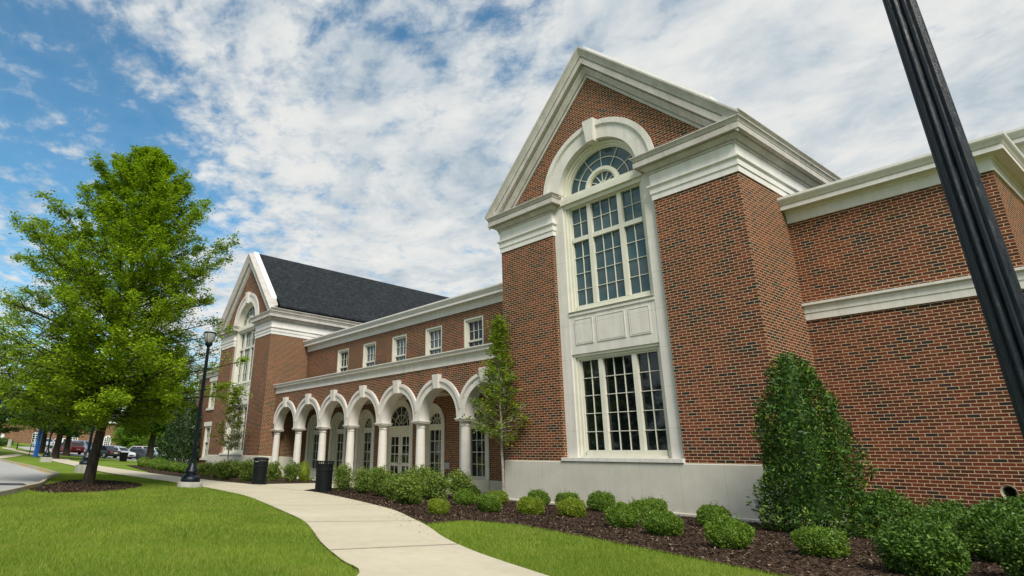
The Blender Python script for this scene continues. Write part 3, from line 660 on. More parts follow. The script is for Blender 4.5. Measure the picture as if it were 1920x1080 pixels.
# arcade wall with seven stone arches on eight columns
DB = DA+.41; pts = [(WX0+.001, 4.40), (WX0+.001, 3.0)]
for x in AX:
    zv = 2.57+math.sqrt(1.36**2-(PIT/2-.0005)**2); an = math.degrees(math.asin((zv-2.57)/1.36))
    pts += arc(x, 2.57, 1.36, 180-an, an, 24)
pts += [(WX1-.001, 3.0), (WX1-.001, 4.40)]
MB().plate(pts, DA, DB).build('wall', 'brick', hall)
for i, x in enumerate(AX):
    h = PIT/2-.001; zv = 2.57+math.sqrt(1.38**2-h*h); an = math.degrees(math.asin((zv-2.57)/1.38))
    mb = MB()
    mb.plate([(x+h, 2.502), (x+h, zv)] + arc(x, 2.57, 1.38, an, 180-an, 32) + [(x-h, zv), (x-h, 2.502), (x-1.05, 2.502), (x-1.05, 2.57)] + arc(x, 2.57, 1.05, 180, 0, 32)[1:] + [(x+1.05, 2.502)], DA-.045, DB+.02)
    zf = 2.57+math.sqrt(1.395**2-h*h); an2 = math.degrees(math.asin((zf-2.57)/1.395)); zi = 2.57+math.sqrt(1.275**2-h*h); an3 = math.degrees(math.asin((zi-2.57)/1.275))
    mb.plate(arc(x, 2.57, 1.395, an2, 180-an2, 32) + arc(x, 2.57, 1.275, 180-an3, an3, 32), DA-.095, DA-.0455)
    mb.plate(arc(x, 2.57, 1.272, an3+2, 178-an3, 32) + arc(x, 2.57, 1.245, 178-an3, an3+2, 32), DA-.07, DA-.0455)
    a_ = mb.build('arch', 'column_stone', hall)
    kb = MB(); kb.loops([[(x-.13, DA-.15, 3.585), (x+.13, DA-.15, 3.585), (x+.18, DA-.18, 4.09), (x-.18, DA-.18, 4.09)], [(x-.13, DA+.3, 3.585), (x+.13, DA+.3, 3.585), (x+.18, DA+.2, 4.09), (x-.18, DA+.2, 4.09)]])
    kb.build('keystone', 'column_stone', a_, bev=.006)
col_proto = None
for i in range(8):
    x = XCOL+i*PIT; yc = DA+.195
    mb = MB()
    sh = [(.235, .16), (.245, .20), (.235, .26), (.20, .275), (.20, .30), (.185, .32), (.183, .92), (.177, .923), (.177, .931), (.183, .934), (.176, 1.625), (.170, 1.628), (.170, 1.637), (.176, 1.64), (.160, 2.24)]
    mb.lathe(sh, (x, yc, 0), 26); mb.box(x-.26, x+.26, yc-.26, yc+.26, -.2, .159)
    c_ = mb.build('column', 'column_stone', hall, smooth=True)
    mb = MB(); mb.lathe([(.160, 2.24), (.178, 2.245), (.185, 2.262), (.178, 2.28), (.163, 2.285), (.163, 2.335), (.19, 2.345), (.215, 2.385), (.225, 2.41)], (x, yc, 0), 26)
    mb.box(x-.245, x+.245, yc-.245, yc+.245, 2.411, 2.46); mb.box(x-.27, x+.27, yc-.27, yc+.27, 2.461, 2.50); mb.build('capital', 'column_stone', c_, smooth=True)
MB().sweep([(WX1-.002, DA), (WX0+.002, DA)], [(-.02, 4.37), (.03, 4.37), (.03, 4.62), (.05, 4.64), (.085, 4.655), (.15, 4.685), (.15, 4.75), (.175, 4.775), (.205, 4.81), (.205, 4.845), (-.02, 4.87)], -1).build('belt_course', 'limestone_jointed', hall)
mb = MB(); mb.loops([[(WX0+.01, DA-.1, 4.83), (WX0+.01, YW, 5.12), (WX0+.01, YW, 5.02), (WX0+.01, DA-.1, 4.78)], [(WX1-.01, DA-.1, 4.83), (WX1-.01, YW, 5.12), (WX1-.01, YW, 5.02), (WX1-.01, DA-.1, 4.78)]]); mb.build('roof', 'dark_flashing', hall)
mb = MB(); mb.box(WX0+.01, WX1-.01, DB+.021, YW-.001, 3.74, 3.80); mb.box(WX0+.01, WX1-.01, YW-.14, YW-.001, 3.60, 3.739)
for x in [XCOL+i*PIT for i in range(1, 7)]: mb.box(x-.14, x+.14, DB+.021, YW-.141, 3.62, 3.739)
mb.build('ceiling', 'ceiling_paint', hall)
MB().box(WX0+.01, WX1-.01, DA-.35, YW+.6, -.2, .10).build('floor', 'concrete', hall)
xs = [WX0+.002]+sum([[x-.80, x+.80] if i != 3 else [x-1.23, x+1.23] for i, x in enumerate(AX)], [])+[WX1-.002]
for a, b_ in zip(xs[0::2], xs[1::2]): MB().box(a, b_, YW-.035, YW+.1, .101, .49).build('plinth', 'plinth_stone', hall)
for i, x in enumerate(AX):
    if i != 3: MB().box(x-.799, x+.799, YW-.06, YW+.12, .101, .50).build('window_sill', 'plinth_stone', hall)
# arched windows and the double door under the arcade
for i, x in enumerate(AX):
    ro, rs, rg = (1.225, 1.0, .83) if i == 3 else (.80, .60, .42)
    mb = MB()
    z0 = .10 if i == 3 else .501
    for s in (-1, 1): a, b_ = sorted((x+s*ro, x+s*rs)); mb.box(a, b_, YW-.04, YW+.30, z0, 2.55)
    mb.plate(arc(x, 2.55, ro, 0, 180, 30)+arc(x, 2.55, rs, 180, 0, 30), YW-.04, YW+.30)
    mb.build('window_surround' if i != 3 else 'door_surround', 'limestone_jointed', hall)
    mb = MB(); yg = YW+.28
    for (r0, r1, ya) in ((rs-.055, rs-.001, YW+.08), (rs-.11, rs-.056, YW+.14), (rg, rs-.111, YW+.20)):
        for s in (-1, 1): a, b_ = sorted((x+s*r0, x+s*r1)); mb.box(a, b_, ya, YW+.32, z0, 2.55)
        mb.plate(arc(x, 2.55, r1, 0, 180, 30)+arc(x, 2.55, r0, 180, 0, 30), ya, YW+.32)
    mb.box(x-rg+.001, x+rg-.001, YW+.15, YW+.32, 2.36, 2.53)
    zr = (2.20, 2.36) if i == 3 else (2.30, 2.36)
    mb.box(x-rg+.001, x+rg-.001, YW+.205, YW+.32, zr[0], zr[1]-.001)
    w = .011
    nsp = 6
    for k in range(1, nsp):
        an = R(180/nsp*k); ca, sa = math.cos(an), math.sin(an); r0, r1 = (.13, rg) if i == 3 else (.10, rg)
        mb.plate([(x+r0*ca-w*sa, 2.53+r0*sa+w*ca), (x+r1*ca-w*sa, 2.53+r1*sa+w*ca), (x+r1*ca+w*sa, 2.53+r1*sa-w*ca), (x+r0*ca+w*sa, 2.53+r0*sa-w*ca)], yg-.035, yg-.005)
    for rr in ((.13, .48) if i == 3 else (.10, .26)): mb.plate(arc(x, 2.53, rr+w, 0, 180, 22)+arc(x, 2.53, rr-w, 180, 0, 22), yg-.037, yg-.005)
    if i != 3:
        mb.box(x-rg+.001, x+rg-.001, YW+.205, YW+.32, .501, .60); sash_bars(mb, x-rg, x+rg, .60, 2.30, 3, 4, yg-.035, yg-.005, .024)
    fr = mb.build('window' if i != 3 else 'fanlight', 'frame_paint', hall)
    mb = MB(); mb.plate([(x-rg-.005, .55 if i != 3 else 2.25), (x+rg+.005, .55 if i != 3 else 2.25)]+arc(x, 2.55, rg+.005, 0, 180, 30), yg, yg+.02); mb.build('pane', 'glass_dark', fr)
xd = AX[3]
for s in (-1, 1):
    mb = MB(); yd = YW+.235
    xi, xo = sorted((xd+s*.012, xd+s*.828))
    st = .125
    mb.box(xi, xi+st, yd, yd+.06, .105, 2.198); mb.box(xo-st, xo, yd, yd+.06, .105, 2.198)
    for za, zb in ((.105, .33), (.87, 1.0), (2.075, 2.198)): mb.box(xi+st+.0005, xo-st-.0005, yd, yd+.06, za, zb)
    sash_bars(mb, xi+st, xo-st, 1.0, 2.075, 2, 3, yd+.012, yd+.05, .03); sash_bars(mb, xi+st, xo-st, .33, .87, 2, 1, yd+.012, yd+.05, .03)
    dl = mb.build('door', 'frame_paint', hall)
    MB().box(xi+.05, xo-.05, yd+.03, yd+.04, .2, 2.15).build('pane', 'glass_dark', dl)
    hx = xd+s*.09; mb = MB(); mb.path_tube([(hx, yd, 1.28), (hx, yd-.07, 1.25), (hx+s*.05, yd-.08, 1.12), (hx, yd-.07, .97), (hx, yd, .94)], [.014]*5, 8); mb.build('handle', 'grey_metal', dl, smooth=True)
for i in range(1, 6):
    x = AX[i]; mb = MB()
    for s in (-1, 1):
        for (r0, r1, ya) in ((.50, .574, YW+.02), (.43, .499, YW+.07), (.405, .429, YW+.11)):
            a, b_ = sorted((x+s*r0, x+s*r1)); mb.box(a, b_, ya, YW+.26, 4.951, 6.569)
    mb.box(x-.499, x+.499, YW+.02, YW+.26, 6.49, 6.569); mb.box(x-.429, x+.429, YW+.07, YW+.26, 6.43, 6.489); mb.box(x-.404, x+.404, YW+.11, YW+.26, 6.40, 6.429)
    mb.box(x-.404, x+.404, YW+.10, YW+.26, 4.951, 5.05); mb.box(x-.404, x+.404, YW+.105, YW+.26, 5.60, 5.675)
    sash_bars(mb, x-.405, x+.405, 5.675, 6.40, 3, 2, YW+.15, YW+.18); sash_bars(mb, x-.405, x+.405, 5.05, 5.60, 3, 2, YW+.16, YW+.19)
    w_ = mb.build('window', 'frame_paint', hall); MB().box(x-.41, x+.41, YW+.19, YW+.21, 5.0, 6.45).build('pane', 'glass_dark' if i in (1, 5) else 'glass_blue', w_)
# downpipes, wall boxes and the drain hood
for x in (-14.05, -13.84):
    mb = MB(); mb.path_tube([(x, DA+.35, 3.6), (x, DA+.35, .0)], [.045, .045], 10); mb.build('downpipe', 'pipe_plastic', hall, smooth=True)
MB().box(-19.3, -19.02, YW-.05, YW, .82, 1.05).build('wall_box', 'grey_metal', hall, bev=.006)
MB().box(-19.25, -19.1, YW-.06, YW, .52, .68).build('socket_box', 'bumper_black', hall, bev=.006)
mb = MB(); c = (-3.10, YWING, .77)
rings = []
for rr, yy, dz in ((.075, .05, 0), (.075, -.05, 0), (.085, -.14, .0), (.112, -.22, .0), (.122, -.235, 0), (.118, -.25, 0), (.098, -.235, 0), (.085, -.16, 0)):
    rings.append([(c[0]+rr*math.cos(2*math.pi*k/22), c[1]+yy, c[2]+rr*1.12*math.sin(2*math.pi*k/22)) for k in range(22)])
mb.loops(rings, True, False); vp = mb.build('drain_hood', 'pipe_plastic', hall, smooth=True)
MB().loops([[(c[0]+.088*math.cos(2*math.pi*k/22), c[1]+yy, c[2]+.098*math.sin(2*math.pi*k/22)) for k in range(22)] for yy in (-.165, -.15)]).build('bore_shade_disc', 'bore_shade', vp)  # solid black disc standing in for the shade inside the hood

# ------------------------------------------------------------------ far brick building
fo = Vector((-163.0, 6.0)); fd = Vector((0.553, 0.833)).normalized(); fn = Vector((fd.y, -fd.x))   # facade line and its outward side
fb = thing('campus_building', 'low red brick building with white sash windows far behind the parked cars', 'building', (-152, 24, gz(-152, 24)))
def fpt(u, v, z): p = fo+fd*u+fn*v; return (p.x, p.y, z)
def fbox(mb, u0, u1, v0, v1, z0, z1):
    q = [fpt(u, v, z) for u in (u0, u1) for v in (v0, v1) for z in (z0, z1)]
    vv = [mb.bm.verts.new(p) for p in q]
    for a in ((0, 1, 3, 2), (4, 6, 7, 5), (0, 4, 5, 1), (2, 3, 7, 6), (0, 2, 6, 4), (1, 5, 7, 3)): mb.bm.faces.new([vv[i] for i in a])
mb = MB(); fbox(mb, -30, 44, -12, 0, 0, 7.4); mb.build('wall', 'brick', fb)
mb = MB(); fbox(mb, -30.4, 44.4, -12.4, .4, 7.41, 7.9); mb.build('cornice', 'white_paint', fb)
mb = MB(); mb.loops([[fpt(u, v, z) for v, z in ((.3, 7.91), (-6, 10.6), (-12.3, 7.91))] for u in (-30.2, 44.2)]); mb.build('roof', 'shingles', fb)
def fwin(u, z0, w, h, arched=False):
    mb = MB()
    if arched:
        pr = [(u-w/2, z0), (u+w/2, z0)] + [(u+w/2*math.cos(a), z0+h-w/2+w/2*math.sin(a)) for a in [math.pi*k/12 for k in range(13)]]
        mb.loops([[fpt(x, v, z) for x, z in pr] for v in (.001, .10)])
    else: fbox(mb, u-w/2, u+w/2, .001, .10, z0, z0+h)
    fr = mb.build('window', 'white_paint', fb)
    mb = MB()
    nc, nr = (4, 5) if not arched else (3, 5)
    for i in range(nc):
        for j in range(nr):
            cw, ch = (w-.28)/nc, (h-.28)/nr
            if arched and j == nr-1 and i != 1: ch *= .55
            a = u-w/2+.14+cw*i+.035+(.06 if (not arched and i >= 2) else 0); fbox(mb, a, a+cw-.10, .101, .112, z0+.14+ch*j+.03, z0+.14+ch*(j+1)-.05)
    mb.build('pane', 'glass_dark', fr)
for u, z0, w, h, ar in ((2.2, 2.2, .9, 2.6, 0), (6.0, 2.2, .7, 2.4, 0), (13.4, 2.6, 2.3, 2.5, 0), (20.8, 2.9, 2.2, 2.35, 0), (28.1, 2.8, 1.5, 2.2, 1), (34, 2.6, 2.2, 2.4, 0), (40, 2.6, 2.2, 2.4, 0)): fwin(u, z0, w, h, bool(ar))

# ------------------------------------------------------------------ leaves and plants
def leaf_verts(P, size, up=0.35, aspect=0.5, nrm=None, fold=0.18, r=rng, radial=None):
    n = len(P); sz = np.asarray(size)*(r.uniform(.65, 1.3, n))
    nv = r.normal(size=(n, 3)); nv /= np.linalg.norm(nv, axis=1)[:, None]; nv[:, 2] += up
    if nrm is not None: nv = nv*0.55+nrm
    if radial is not None: nv = r.normal(size=(n, 3)); nv[:, 2] += up
    nv /= np.linalg.norm(nv, axis=1)[:, None]
    t = r.normal(size=(n, 3))
    if radial is not None: t = t*0.55+radial
    t -= nv*(t*nv).sum(1)[:, None]; t /= np.linalg.norm(t, axis=1)[:, None]
    b = np.cross(nv, t)
    h = sz[:, None]*0.5
    v0 = P-t*h; v2 = P+t*h; v1 = P+b*h*aspect+nv*h*fold+t*h*0.1; v3 = P-b*h*aspect+nv*h*fold+t*h*0.1
    V = np.stack([v0, v1, v2, v3], 1).reshape(-1, 3)
    return V, np.arange(n*4, dtype=np.int32).reshape(-1, 4)
def lumpy(n, r, amp=.16, k=7, seed=0):
    rr = np.random.default_rng(seed); d = rr.normal(size=(n, 3)); d /= np.linalg.norm(d, axis=1)[:, None]
    c = rr.normal(size=(k, 3)); c /= np.linalg.norm(c, axis=1)[:, None]
    bumpv = np.zeros(n)
    for q in c: bumpv = np.maximum(bumpv, np.exp(-((d-q)**2).sum(1)/.22))
    return d, r*(1-amp+amp*1.25*bumpv)
def shrub_mesh(name, w, h, leaf, n, mat, seed, amp=.18, core=True, spread=.24, k=9, sprigs=0, aspect=.38):
    d, rad = lumpy(n, 1.0, amp, k, seed); rr = np.random.default_rng(seed+50)
    depth = 1-spread*rr.random(n)**1.6
    P = d*(rad*depth)[:, None]*np.array([w/2, w/2, h*.56]); P[:, 2] += h*.46
    keep = P[:, 2] > 0.0; P = P[keep]; nr = d[keep]
    rad_ = nr+np.array([0, 0, .35]); V, F = leaf_verts(P, leaf*1.15, .35, aspect, None, r=rr, radial=rad_)
    Vs, Fs, o = [V], [F], len(V)
    if sprigs:
        sp = []
        for _ in range(sprigs):
            q = rr.normal(size=3); q[2] = abs(q[2])*1.1+.25; q /= np.linalg.norm(q)
            L = rr.uniform(.08, .26)*h
            b0 = q*np.array([w/2, w/2, h*.54])*.86+np.array([0, 0, h*.44]); dr = q+np.array([0, 0, .9]); dr /= np.linalg.norm(dr)
            tt = rr.random(16); sp.append(b0+dr*(tt*L)[:, None]+rr.normal(size=(16, 3))*leaf*.55)
        V2, F2 = leaf_verts(np.concatenate(sp), leaf, .3, .5, r=rr); Vs.append(V2); Fs.append(F2+o); o += len(V2)
    if core:
        cd, cr = lumpy(1, 1.0, amp, k, seed)
        nu, nvv = 12, 7; ring = []
        for j in range(nvv):
            ph = -1.1+2.6*j/(nvv-1)
            for i in range(nu):
                th = 2*math.pi*i/nu; ring.append((math.cos(ph)*math.cos(th)*w*.36, math.cos(ph)*math.sin(th)*w*.36, h*.45+math.sin(ph)*h*.40))
        V3 = np.array(ring); F3 = [[j*nu+i, j*nu+(i+1) % nu, (j+1)*nu+(i+1) % nu, (j+1)*nu+i] for j in range(nvv-1) for i in range(nu)]
        Vs.append(V3); Fs.append(np.array(F3)+o)
    return np_mesh(name, np.concatenate(Vs), np.concatenate(Fs), mat)
def put(o, x, y, rz=0, s=1.0, dz=0.0):
    o.location = (x, y, gz(x, y)+dz); o.rotation_euler = (0, 0, rz); o.scale = s if isinstance(s, tuple) else (s, s, s); return o

bx_dark = [shrub_mesh('boxwood_shrub', .66, .42, .034, 7000, 'boxwood_leaf', 11+i, .20, True, .36, 18, 16) for i in range(3)]
bx_light = [shrub_mesh('boxwood_shrub', .66, .42, .034, 7000, 'boxwood_leaf_light', 31+i, .20, True, .36, 18, 16) for i in range(2)]
used = set()
def place(proto, name, x, y, s, rz, label, cat, group):
    o = proto if proto.name not in used else proto.copy()
    if proto.name in used: col.objects.link(o)
    used.add(proto.name); put(o, x, y, rz, s if not isinstance(s, tuple) else tuple(q*SHR.get(name, 1) for q in s)); tag(o, label, cat, group); return o
SHR = {'boxwood_shrub': .89, 'dwarf_holly': .84, 'abelia_shrub': .92}
BOX = [(-9.97, 8.20, .58, 'l', 'round boxwood nearest the path corner, first of the front row'), (-12.14, 10.82, .66, 'd', 'boxwood behind the first front one, beside the loose tall shrubs'),
 (-10.32, 9.87, .70, 'd', 'green boxwood second in the front row, in front of the slim young tree'), (-12.69, 12.48, .66, 'l', 'yellowish boxwood under the slim young tree by the pavilion corner'),
 (-15.01, 13.6, .72, 'd', 'dark boxwood tucked at the last arcade column behind the others'), (-9.53, 10.31, .70, 'l', 'light yellow green boxwood third in the front row'),
 (-11.75, 13.0, .72, 'd', 'boxwood against the white plinth behind the yellow green one'), (-8.87, 10.83, .71, 'l', 'bright boxwood in the middle of the bed under the big window'),
 (-10.9, 13.15, .70, 'd', 'small boxwood against the plinth below the left jamb of the big window'), (-9.75, 13.0, .80, 'd', 'double lobed boxwood against the plinth under the middle of the big window'),
 (-6.88, 9.72, .68, 'd', 'large dark boxwood at the lawn edge under the right of the big window'), (-8.45, 13.1, .68, 'd', 'boxwood at the back of the middle trio by the plinth'),
 (-8.0, 12.0, .74, 'd', 'boxwood in the middle of the trio right of the big window'), (-5.82, 9.19, .66, 'd', 'boxwood at the front of the trio beside the lawn edge'),
 (-6.95, 12.75, .68, 'd', 'boxwood against the plinth nearest the pavilion corner'), (-6.28, 11.52, .66, 'd', 'boxwood between the plinth and the largest front boxwood'),
 (-4.51, 8.60, .70, 'd', 'largest boxwood of the bed, alone at the lawn edge before the conical holly'), (-3.59, 8.95, .70, 'd', 'boxwood on bare mulch at the foot of the conical holly')]
for i, (x, y, w, k, lab) in enumerate(BOX):
    pr = (bx_dark if k == 'd' else bx_light)[i % (3 if k == 'd' else 2)]
    place(pr, 'boxwood_shrub', x, y, (w/.66, w/.66, w/.66*random.uniform(.92, 1.08)), random.uniform(0, 6.28), lab, 'shrub', 'round boxwoods in the mulch bed')
dw = [shrub_mesh('dwarf_holly', 1.05, .74, .048, 9000, 'dwarf_leaf', 61+i, .24, True, .34, 24, 60, .5) for i in range(2)]
for i, (x, y, w, h, lab) in enumerate([(-2.39, 8.34, 1.0, .62, 'dense round dwarf holly in front, right of the last boxwood'), (-4.25, 13.4, 1.15, .85, 'dwarf holly between the conical holly and the brick wing wall'),
        (-3.4, 13.2, 1.2, .72, 'dwarf holly at the back under the drain hood, left of centre'), (-2.25, 10.6, 1.1, .78, 'wide dwarf holly in the right corner, in front of the drain hood'), (-1.62, 8.9, .9, .72, 'dwarf holly cut off by the lower right corner'),
        (-2.6, 14.0, 1.2, .85, 'dwarf holly against the brick wing wall below the drain hood'), (-3.0, 11.3, 1.0, .62, 'low dwarf holly in the middle of the right hand clump')]):
    place(dw[i % 2], 'dwarf_holly', x, y, (w/1.05, w/1.05, h/.74), 1.3*i, lab, 'shrub', 'dwarf hollies by the wing wall')
ab = [shrub_mesh('abelia_shrub', .80, .78, .055, 4200, 'abelia_leaf', 81+i, .34, False, .55, 8, 60) for i in range(3)]
AB = [(-18.6, 11.2, .80, .84, 'loose abelia right beside the ribbed litter bin at the walk'), (-17.0, 10.95, .78, .78, 'second abelia from the litter bin in the clump before the doors'), (-15.5, 10.6, .80, .86, 'abelia in front of the double doors'),
 (-12.6, 9.45, .95, .66, 'low abelia at the front of the clump nearest the path'), (-14.7, 11.5, .95, .92, 'tall abelia at the back of the clump below the sixth arch'), (-13.5, 11.0, .80, .80, 'abelia on the right of the clump behind the first boxwood'),
 (-14.5, 12.7, .90, .80, 'dark abelia alone at the right end below the last column'), (-17.9, 12.1, .8, .80, 'abelia behind the litter bin, before the fourth column'), (-16.2, 12.1, .85, .80, 'abelia at the back of the clump under the door arch'),
 (-13.9, 10.0, .8, .66, 'abelia in the middle of the clump front'),
 (-25.1, 11.7, .85, .82, 'abelia right of the closed litter bin, before the first column'), (-24.8, 12.4, .80, .86, 'dark abelia before the second arch column'),
 (-29.4, 10.35, .85, .66, 'low abelia right of the lamp post base'), (-27.1, 10.1, .90, .72, 'abelia under the thin bronze tree'), (-25.9, 9.95, .92, .82, 'abelia left of the closed litter bin'), (-24.7, 10.4, .9, .86, 'abelia just behind the closed litter bin'), (-28.2, 11.2, .9, .8, 'abelia against the far pavilion plinth')]
for i, (x, y, w, h, lab) in enumerate(AB): place(ab[i % 3], 'abelia_shrub', x, y, (w/.8, w/.8, h/.78), 1.7*i, lab, 'shrub', 'loose abelias along the front')
gl = shrub_mesh('globe_shrub', .60, .86, .034, 4200, 'boxwood_leaf_light', 97, .12); put(gl, -25.3, 13.2); tag(gl, 'upright egg shaped yellow green shrub between the two litter bins', 'shrub')
hd = [shrub_mesh('hedge_shrub', .9, .58, .06, 2200, 'boxwood_leaf', 101+i, .24) for i in range(2)]
for i, (x, y, s, lab) in enumerate([(-45.5, 11.6, 1.1, 'low rounded shrub at the far end of the row before the dark conifer'), (-42.6, 11.4, 1.05, 'second low shrub in the row below the far tree trunk'), (-39.8, 11.0, 1.15, 'third low shrub in the row before the dark holly'), (-37.2, 10.6, 1.1, 'fourth low shrub of the row by the mulch tip'),
        (-35.2, 10.6, 1.0, 'bright low shrub in the row left of the lamp post'), (-33.4, 10.5, .95, 'low shrub just left of the lamp post'), (-31.5, 10.4, .95, 'low shrub directly behind the lamp post base')]):
    place(hd[i % 2], 'hedge_shrub', x, y, s, i*2.1, lab, 'shrub', 'low shrubs along the path by the far pavilion')

def limb(mb, p0, d, L, r0, r1, seg=5, wob=.06, lift=.0, n=6, rr=random):
    pts = [Vector(p0)]; rad = [r0]; d = Vector(d).normalized()
    for k in range(seg):
        d = (d+Vector((rr.uniform(-wob, wob), rr.uniform(-wob, wob), rr.uniform(-wob, wob)+lift))).normalized()
        pts.append(pts[-1]+d*L/seg); rad.append(r0+(r1-r0)*(k+1)/seg)
    mb.path_tube(pts, rad, n); return pts
def interp(tab, x):
    for (a, ra), (b, rb) in zip(tab[:-1], tab[1:]):
        if a <= x <= b: return ra+(rb-ra)*(x-a)/(b-a)
    return tab[0][1] if x < tab[0][0] else tab[-1][1]
def tree(name, label, cat, x, y, H, prof, nb, tr, leaf_mat, leaf, per, group=None, bark='bark', asc=(0.05, 1.0), twigs=9, seed=1, tspread=.16, fork=None, bare=None, aspect=.5):
    rr = random.Random(seed); rn = np.random.default_rng(seed)
    t = thing(name, label, cat, (x, y, gz(x, y)-.03), 0, group)
    mb = MB(); tp = [Vector((0, 0, 0))]; rad = [tr*1.35]
    nseg = 12; ox = oy = 0
    for k in range(1, nseg+1):
        ox += rr.uniform(-.012, .012)*H*.5; oy += rr.uniform(-.012, .012)*H*.5
        tp.append(Vector((ox, oy, H*.97*k/nseg))); rad.append(max(.012, tr*(1-.93*(k/nseg)**.9)))
    tp.insert(1, Vector((0, 0, .12))); rad.insert(1, tr*1.08)
    mb.path_tube(tp, rad, 12)
    def trunk_at(h):
        u = max(0, min(1, h/(H*.97)))*nseg; k = min(int(u), nseg-1)
        q = [tp[0]]+tp[2:]; return q[k].lerp(q[k+1], u-k)
    pts = []; h0, h1 = prof[0][0], prof[-1][0]
    for b in range(nb):
        f = (b+rr.random())/nb; h = h0+(h1-h0)*f**(1.2 if name == 'oak_tree' else 1.05)
        L = interp(prof, h)*rr.uniform(.72, 1.12)+.05
        az = b*2.39996+rr.uniform(-.4, .4); up = asc[0]+(asc[1]-asc[0])*((h-h0)/(h1-h0))
        if name == 'oak_tree' and h < 6.6 and abs((az-1.02+math.pi) % (2*math.pi)-math.pi) < .36: L = min(L, 2.2)
        d = Vector((math.cos(az), math.sin(az), up)); hs = max(.35*h0 if h0 > 1 else .1, h-up*L*.62)
        bp = limb(mb, trunk_at(hs), d, L*math.sqrt(1+up*up)*.95, max(.012, tr*.30*(L/prof_max(prof))**1.1*(1.1-.6*f)), .006, 6, .10, .02, 5, rr)
        for q in range(twigs):
            u = rr.uniform(.22, 1.0); k = min(int(u*6), 5); p = bp[k].lerp(bp[k+1], u*6-k)
            dd = (bp[k+1]-bp[k]).normalized(); sd_ = dd.orthogonal().normalized(); sd_.rotate(Matrix.Rotation(rr.uniform(0, 6.28), 3, dd))
            td = (dd*.7+sd_*rr.uniform(.5, 1.1)+Vector((0, 0, .12))); tl = (.16+.30*L*(1.15-u)*.55)*rr.uniform(.7, 1.25)
            wp = limb(mb, p, td, tl, .008+.002*L, .003, 2, .1, .0, 3, rr)
            tt = rn.random(per)**.8
            base = np.array(wp[0]); mid = np.array(wp[1]); end = np.array(wp[2])
            Q = np.where((tt < .5)[:, None], base+(mid-base)*(tt*2)[:, None], mid+(end-mid)*((tt-.5)*2)[:, None])
            Q = Q+rn.normal(size=(per, 3))*np.array([tspread, tspread, tspread*.55])*(.5+.9*tl); pts.append(Q)
    mb.build('trunk', bark, t, True, world=False)
    if name == 'oak_tree':      # the crown is kept clear of the lamp post
        Q = np.concatenate(pts); wq = Q+np.array(t.location); cl = np.array([-20.12, 6.60]); cd = -cl/np.linalg.norm(cl)
        rel = wq[:, :2]-cl; al = rel@cd; off = np.abs(rel@np.array([-cd[1], cd[0]])); pts = [Q[~((off < .55) & (al > -.5) & (wq[:, 2] < 5.9))]]
    V, F = leaf_verts(np.concatenate(pts), leaf, 1.5, aspect, r=rn)
    np_mesh('crown', V, F, leaf_mat, t); return t
def prof_max(p): return max(r for _, r in p)

tree('oak_tree', 'large pyramidal oak with bright green leaves standing in a mulch ring on the lawn', 'tree', -21.70, 4.00, 11.5,
     [(1.95, 2.9), (2.5, 4.1), (3.4, 4.6), (5.0, 4.3), (6.7, 3.75), (8.3, 2.85), (9.6, 1.95), (10.5, 1.1), (11.3, .15)], 225, .165, 'oak_leaf', .105, 54, asc=(-.04, 1.15), twigs=16, seed=5, tspread=.135)
young = tree('young_tree', 'slim young tree with bright leaves in front of the near pavilion corner', 'tree', -13.40, 13.42, 5.35,
     [(1.75, .55), (2.0, .95), (2.5, 1.0), (3.0, .66), (3.5, .46), (3.95, .28), (4.3, .10), (4.7, .17), (5.3, .04)], 60, .05, 'young_leaf', .10, 17, bark='pale_bark', asc=(.15, 1.2), twigs=6, seed=9, tspread=.13)
tree('young_tree', 'thin bronze green young tree in front of the far pavilion window', 'tree', -32.9, 12.6, 4.5,
     [(1.35, .7), (1.9, 1.0), (2.5, .85), (3.1, .5), (3.7, .28), (4.4, .06)], 40, .04, 'bronze_leaf', .11, 22, bark='pale_bark', asc=(.25, 1.3), twigs=6, seed=14, tspread=.13)
g_far = 'trees beyond the lawn'
for i, (x, y, H, h0, rm, mat, lab, tr_) in enumerate([
    (-84, 9.8, 12.5, 2.6, 6.0, 'far_leaf', 'tall shade tree left of the blue call post, farthest left trunk', .42),
    (-68.9, 9.4, 10.8, 2.4, 4.8, 'far_leaf', 'dark shade tree with a straight trunk just left of the red hatchback', .34),
    (-82.3, 12.3, 11.5, 2.5, 5.2, 'far_leaf', 'shade tree with a forked trunk directly behind the red hatchback', .36),
    (-61.5, 16.1, 10.0, 2.6, 4.4, 'far_leaf', 'shade tree rising from the low shrubs right of the white sedan', .36),
    (-70, 1.2, 12.0, 2.4, 5.6, 'far_leaf', 'shade tree at the far left edge beyond the road', .36),
    (-123, 28.4, 7.5, .7, 3.8, 'far_leaf_bright', 'bright green bushy tree behind the parked saloons', .3),
    (-117.1, 32.6, 7.5, .7, 3.8, 'far_leaf_bright', 'bright green tree at the right end of the car park', .3),
    (-120, 6.5, 10.0, 1.6, 5.5, 'far_leaf', 'bushy tree against the left end of the far brick building', .3),
    (-134, 33, 11.0, 1.6, 6.5, 'far_leaf', 'tall dark tree behind the bright bushy trees at the car park', .35),
    (-96, 34, 11.0, 2.8, 5.5, 'far_leaf', 'dark tree over the charcoal car at the edge of the car park', .34)]):
    tree('shade_tree', lab, 'tree', x, y, H, [(h0, rm*.62), (h0+1.0, rm*.92), (h0+.35*(H-h0), rm), (h0+.65*(H-h0), rm*.75), (h0+.88*(H-h0), rm*.38), (H, .15)], 64, tr_, mat, .30, 24, g_far, asc=(-.05, 1.0), twigs=11, seed=40+i, tspread=.36, aspect=.6)

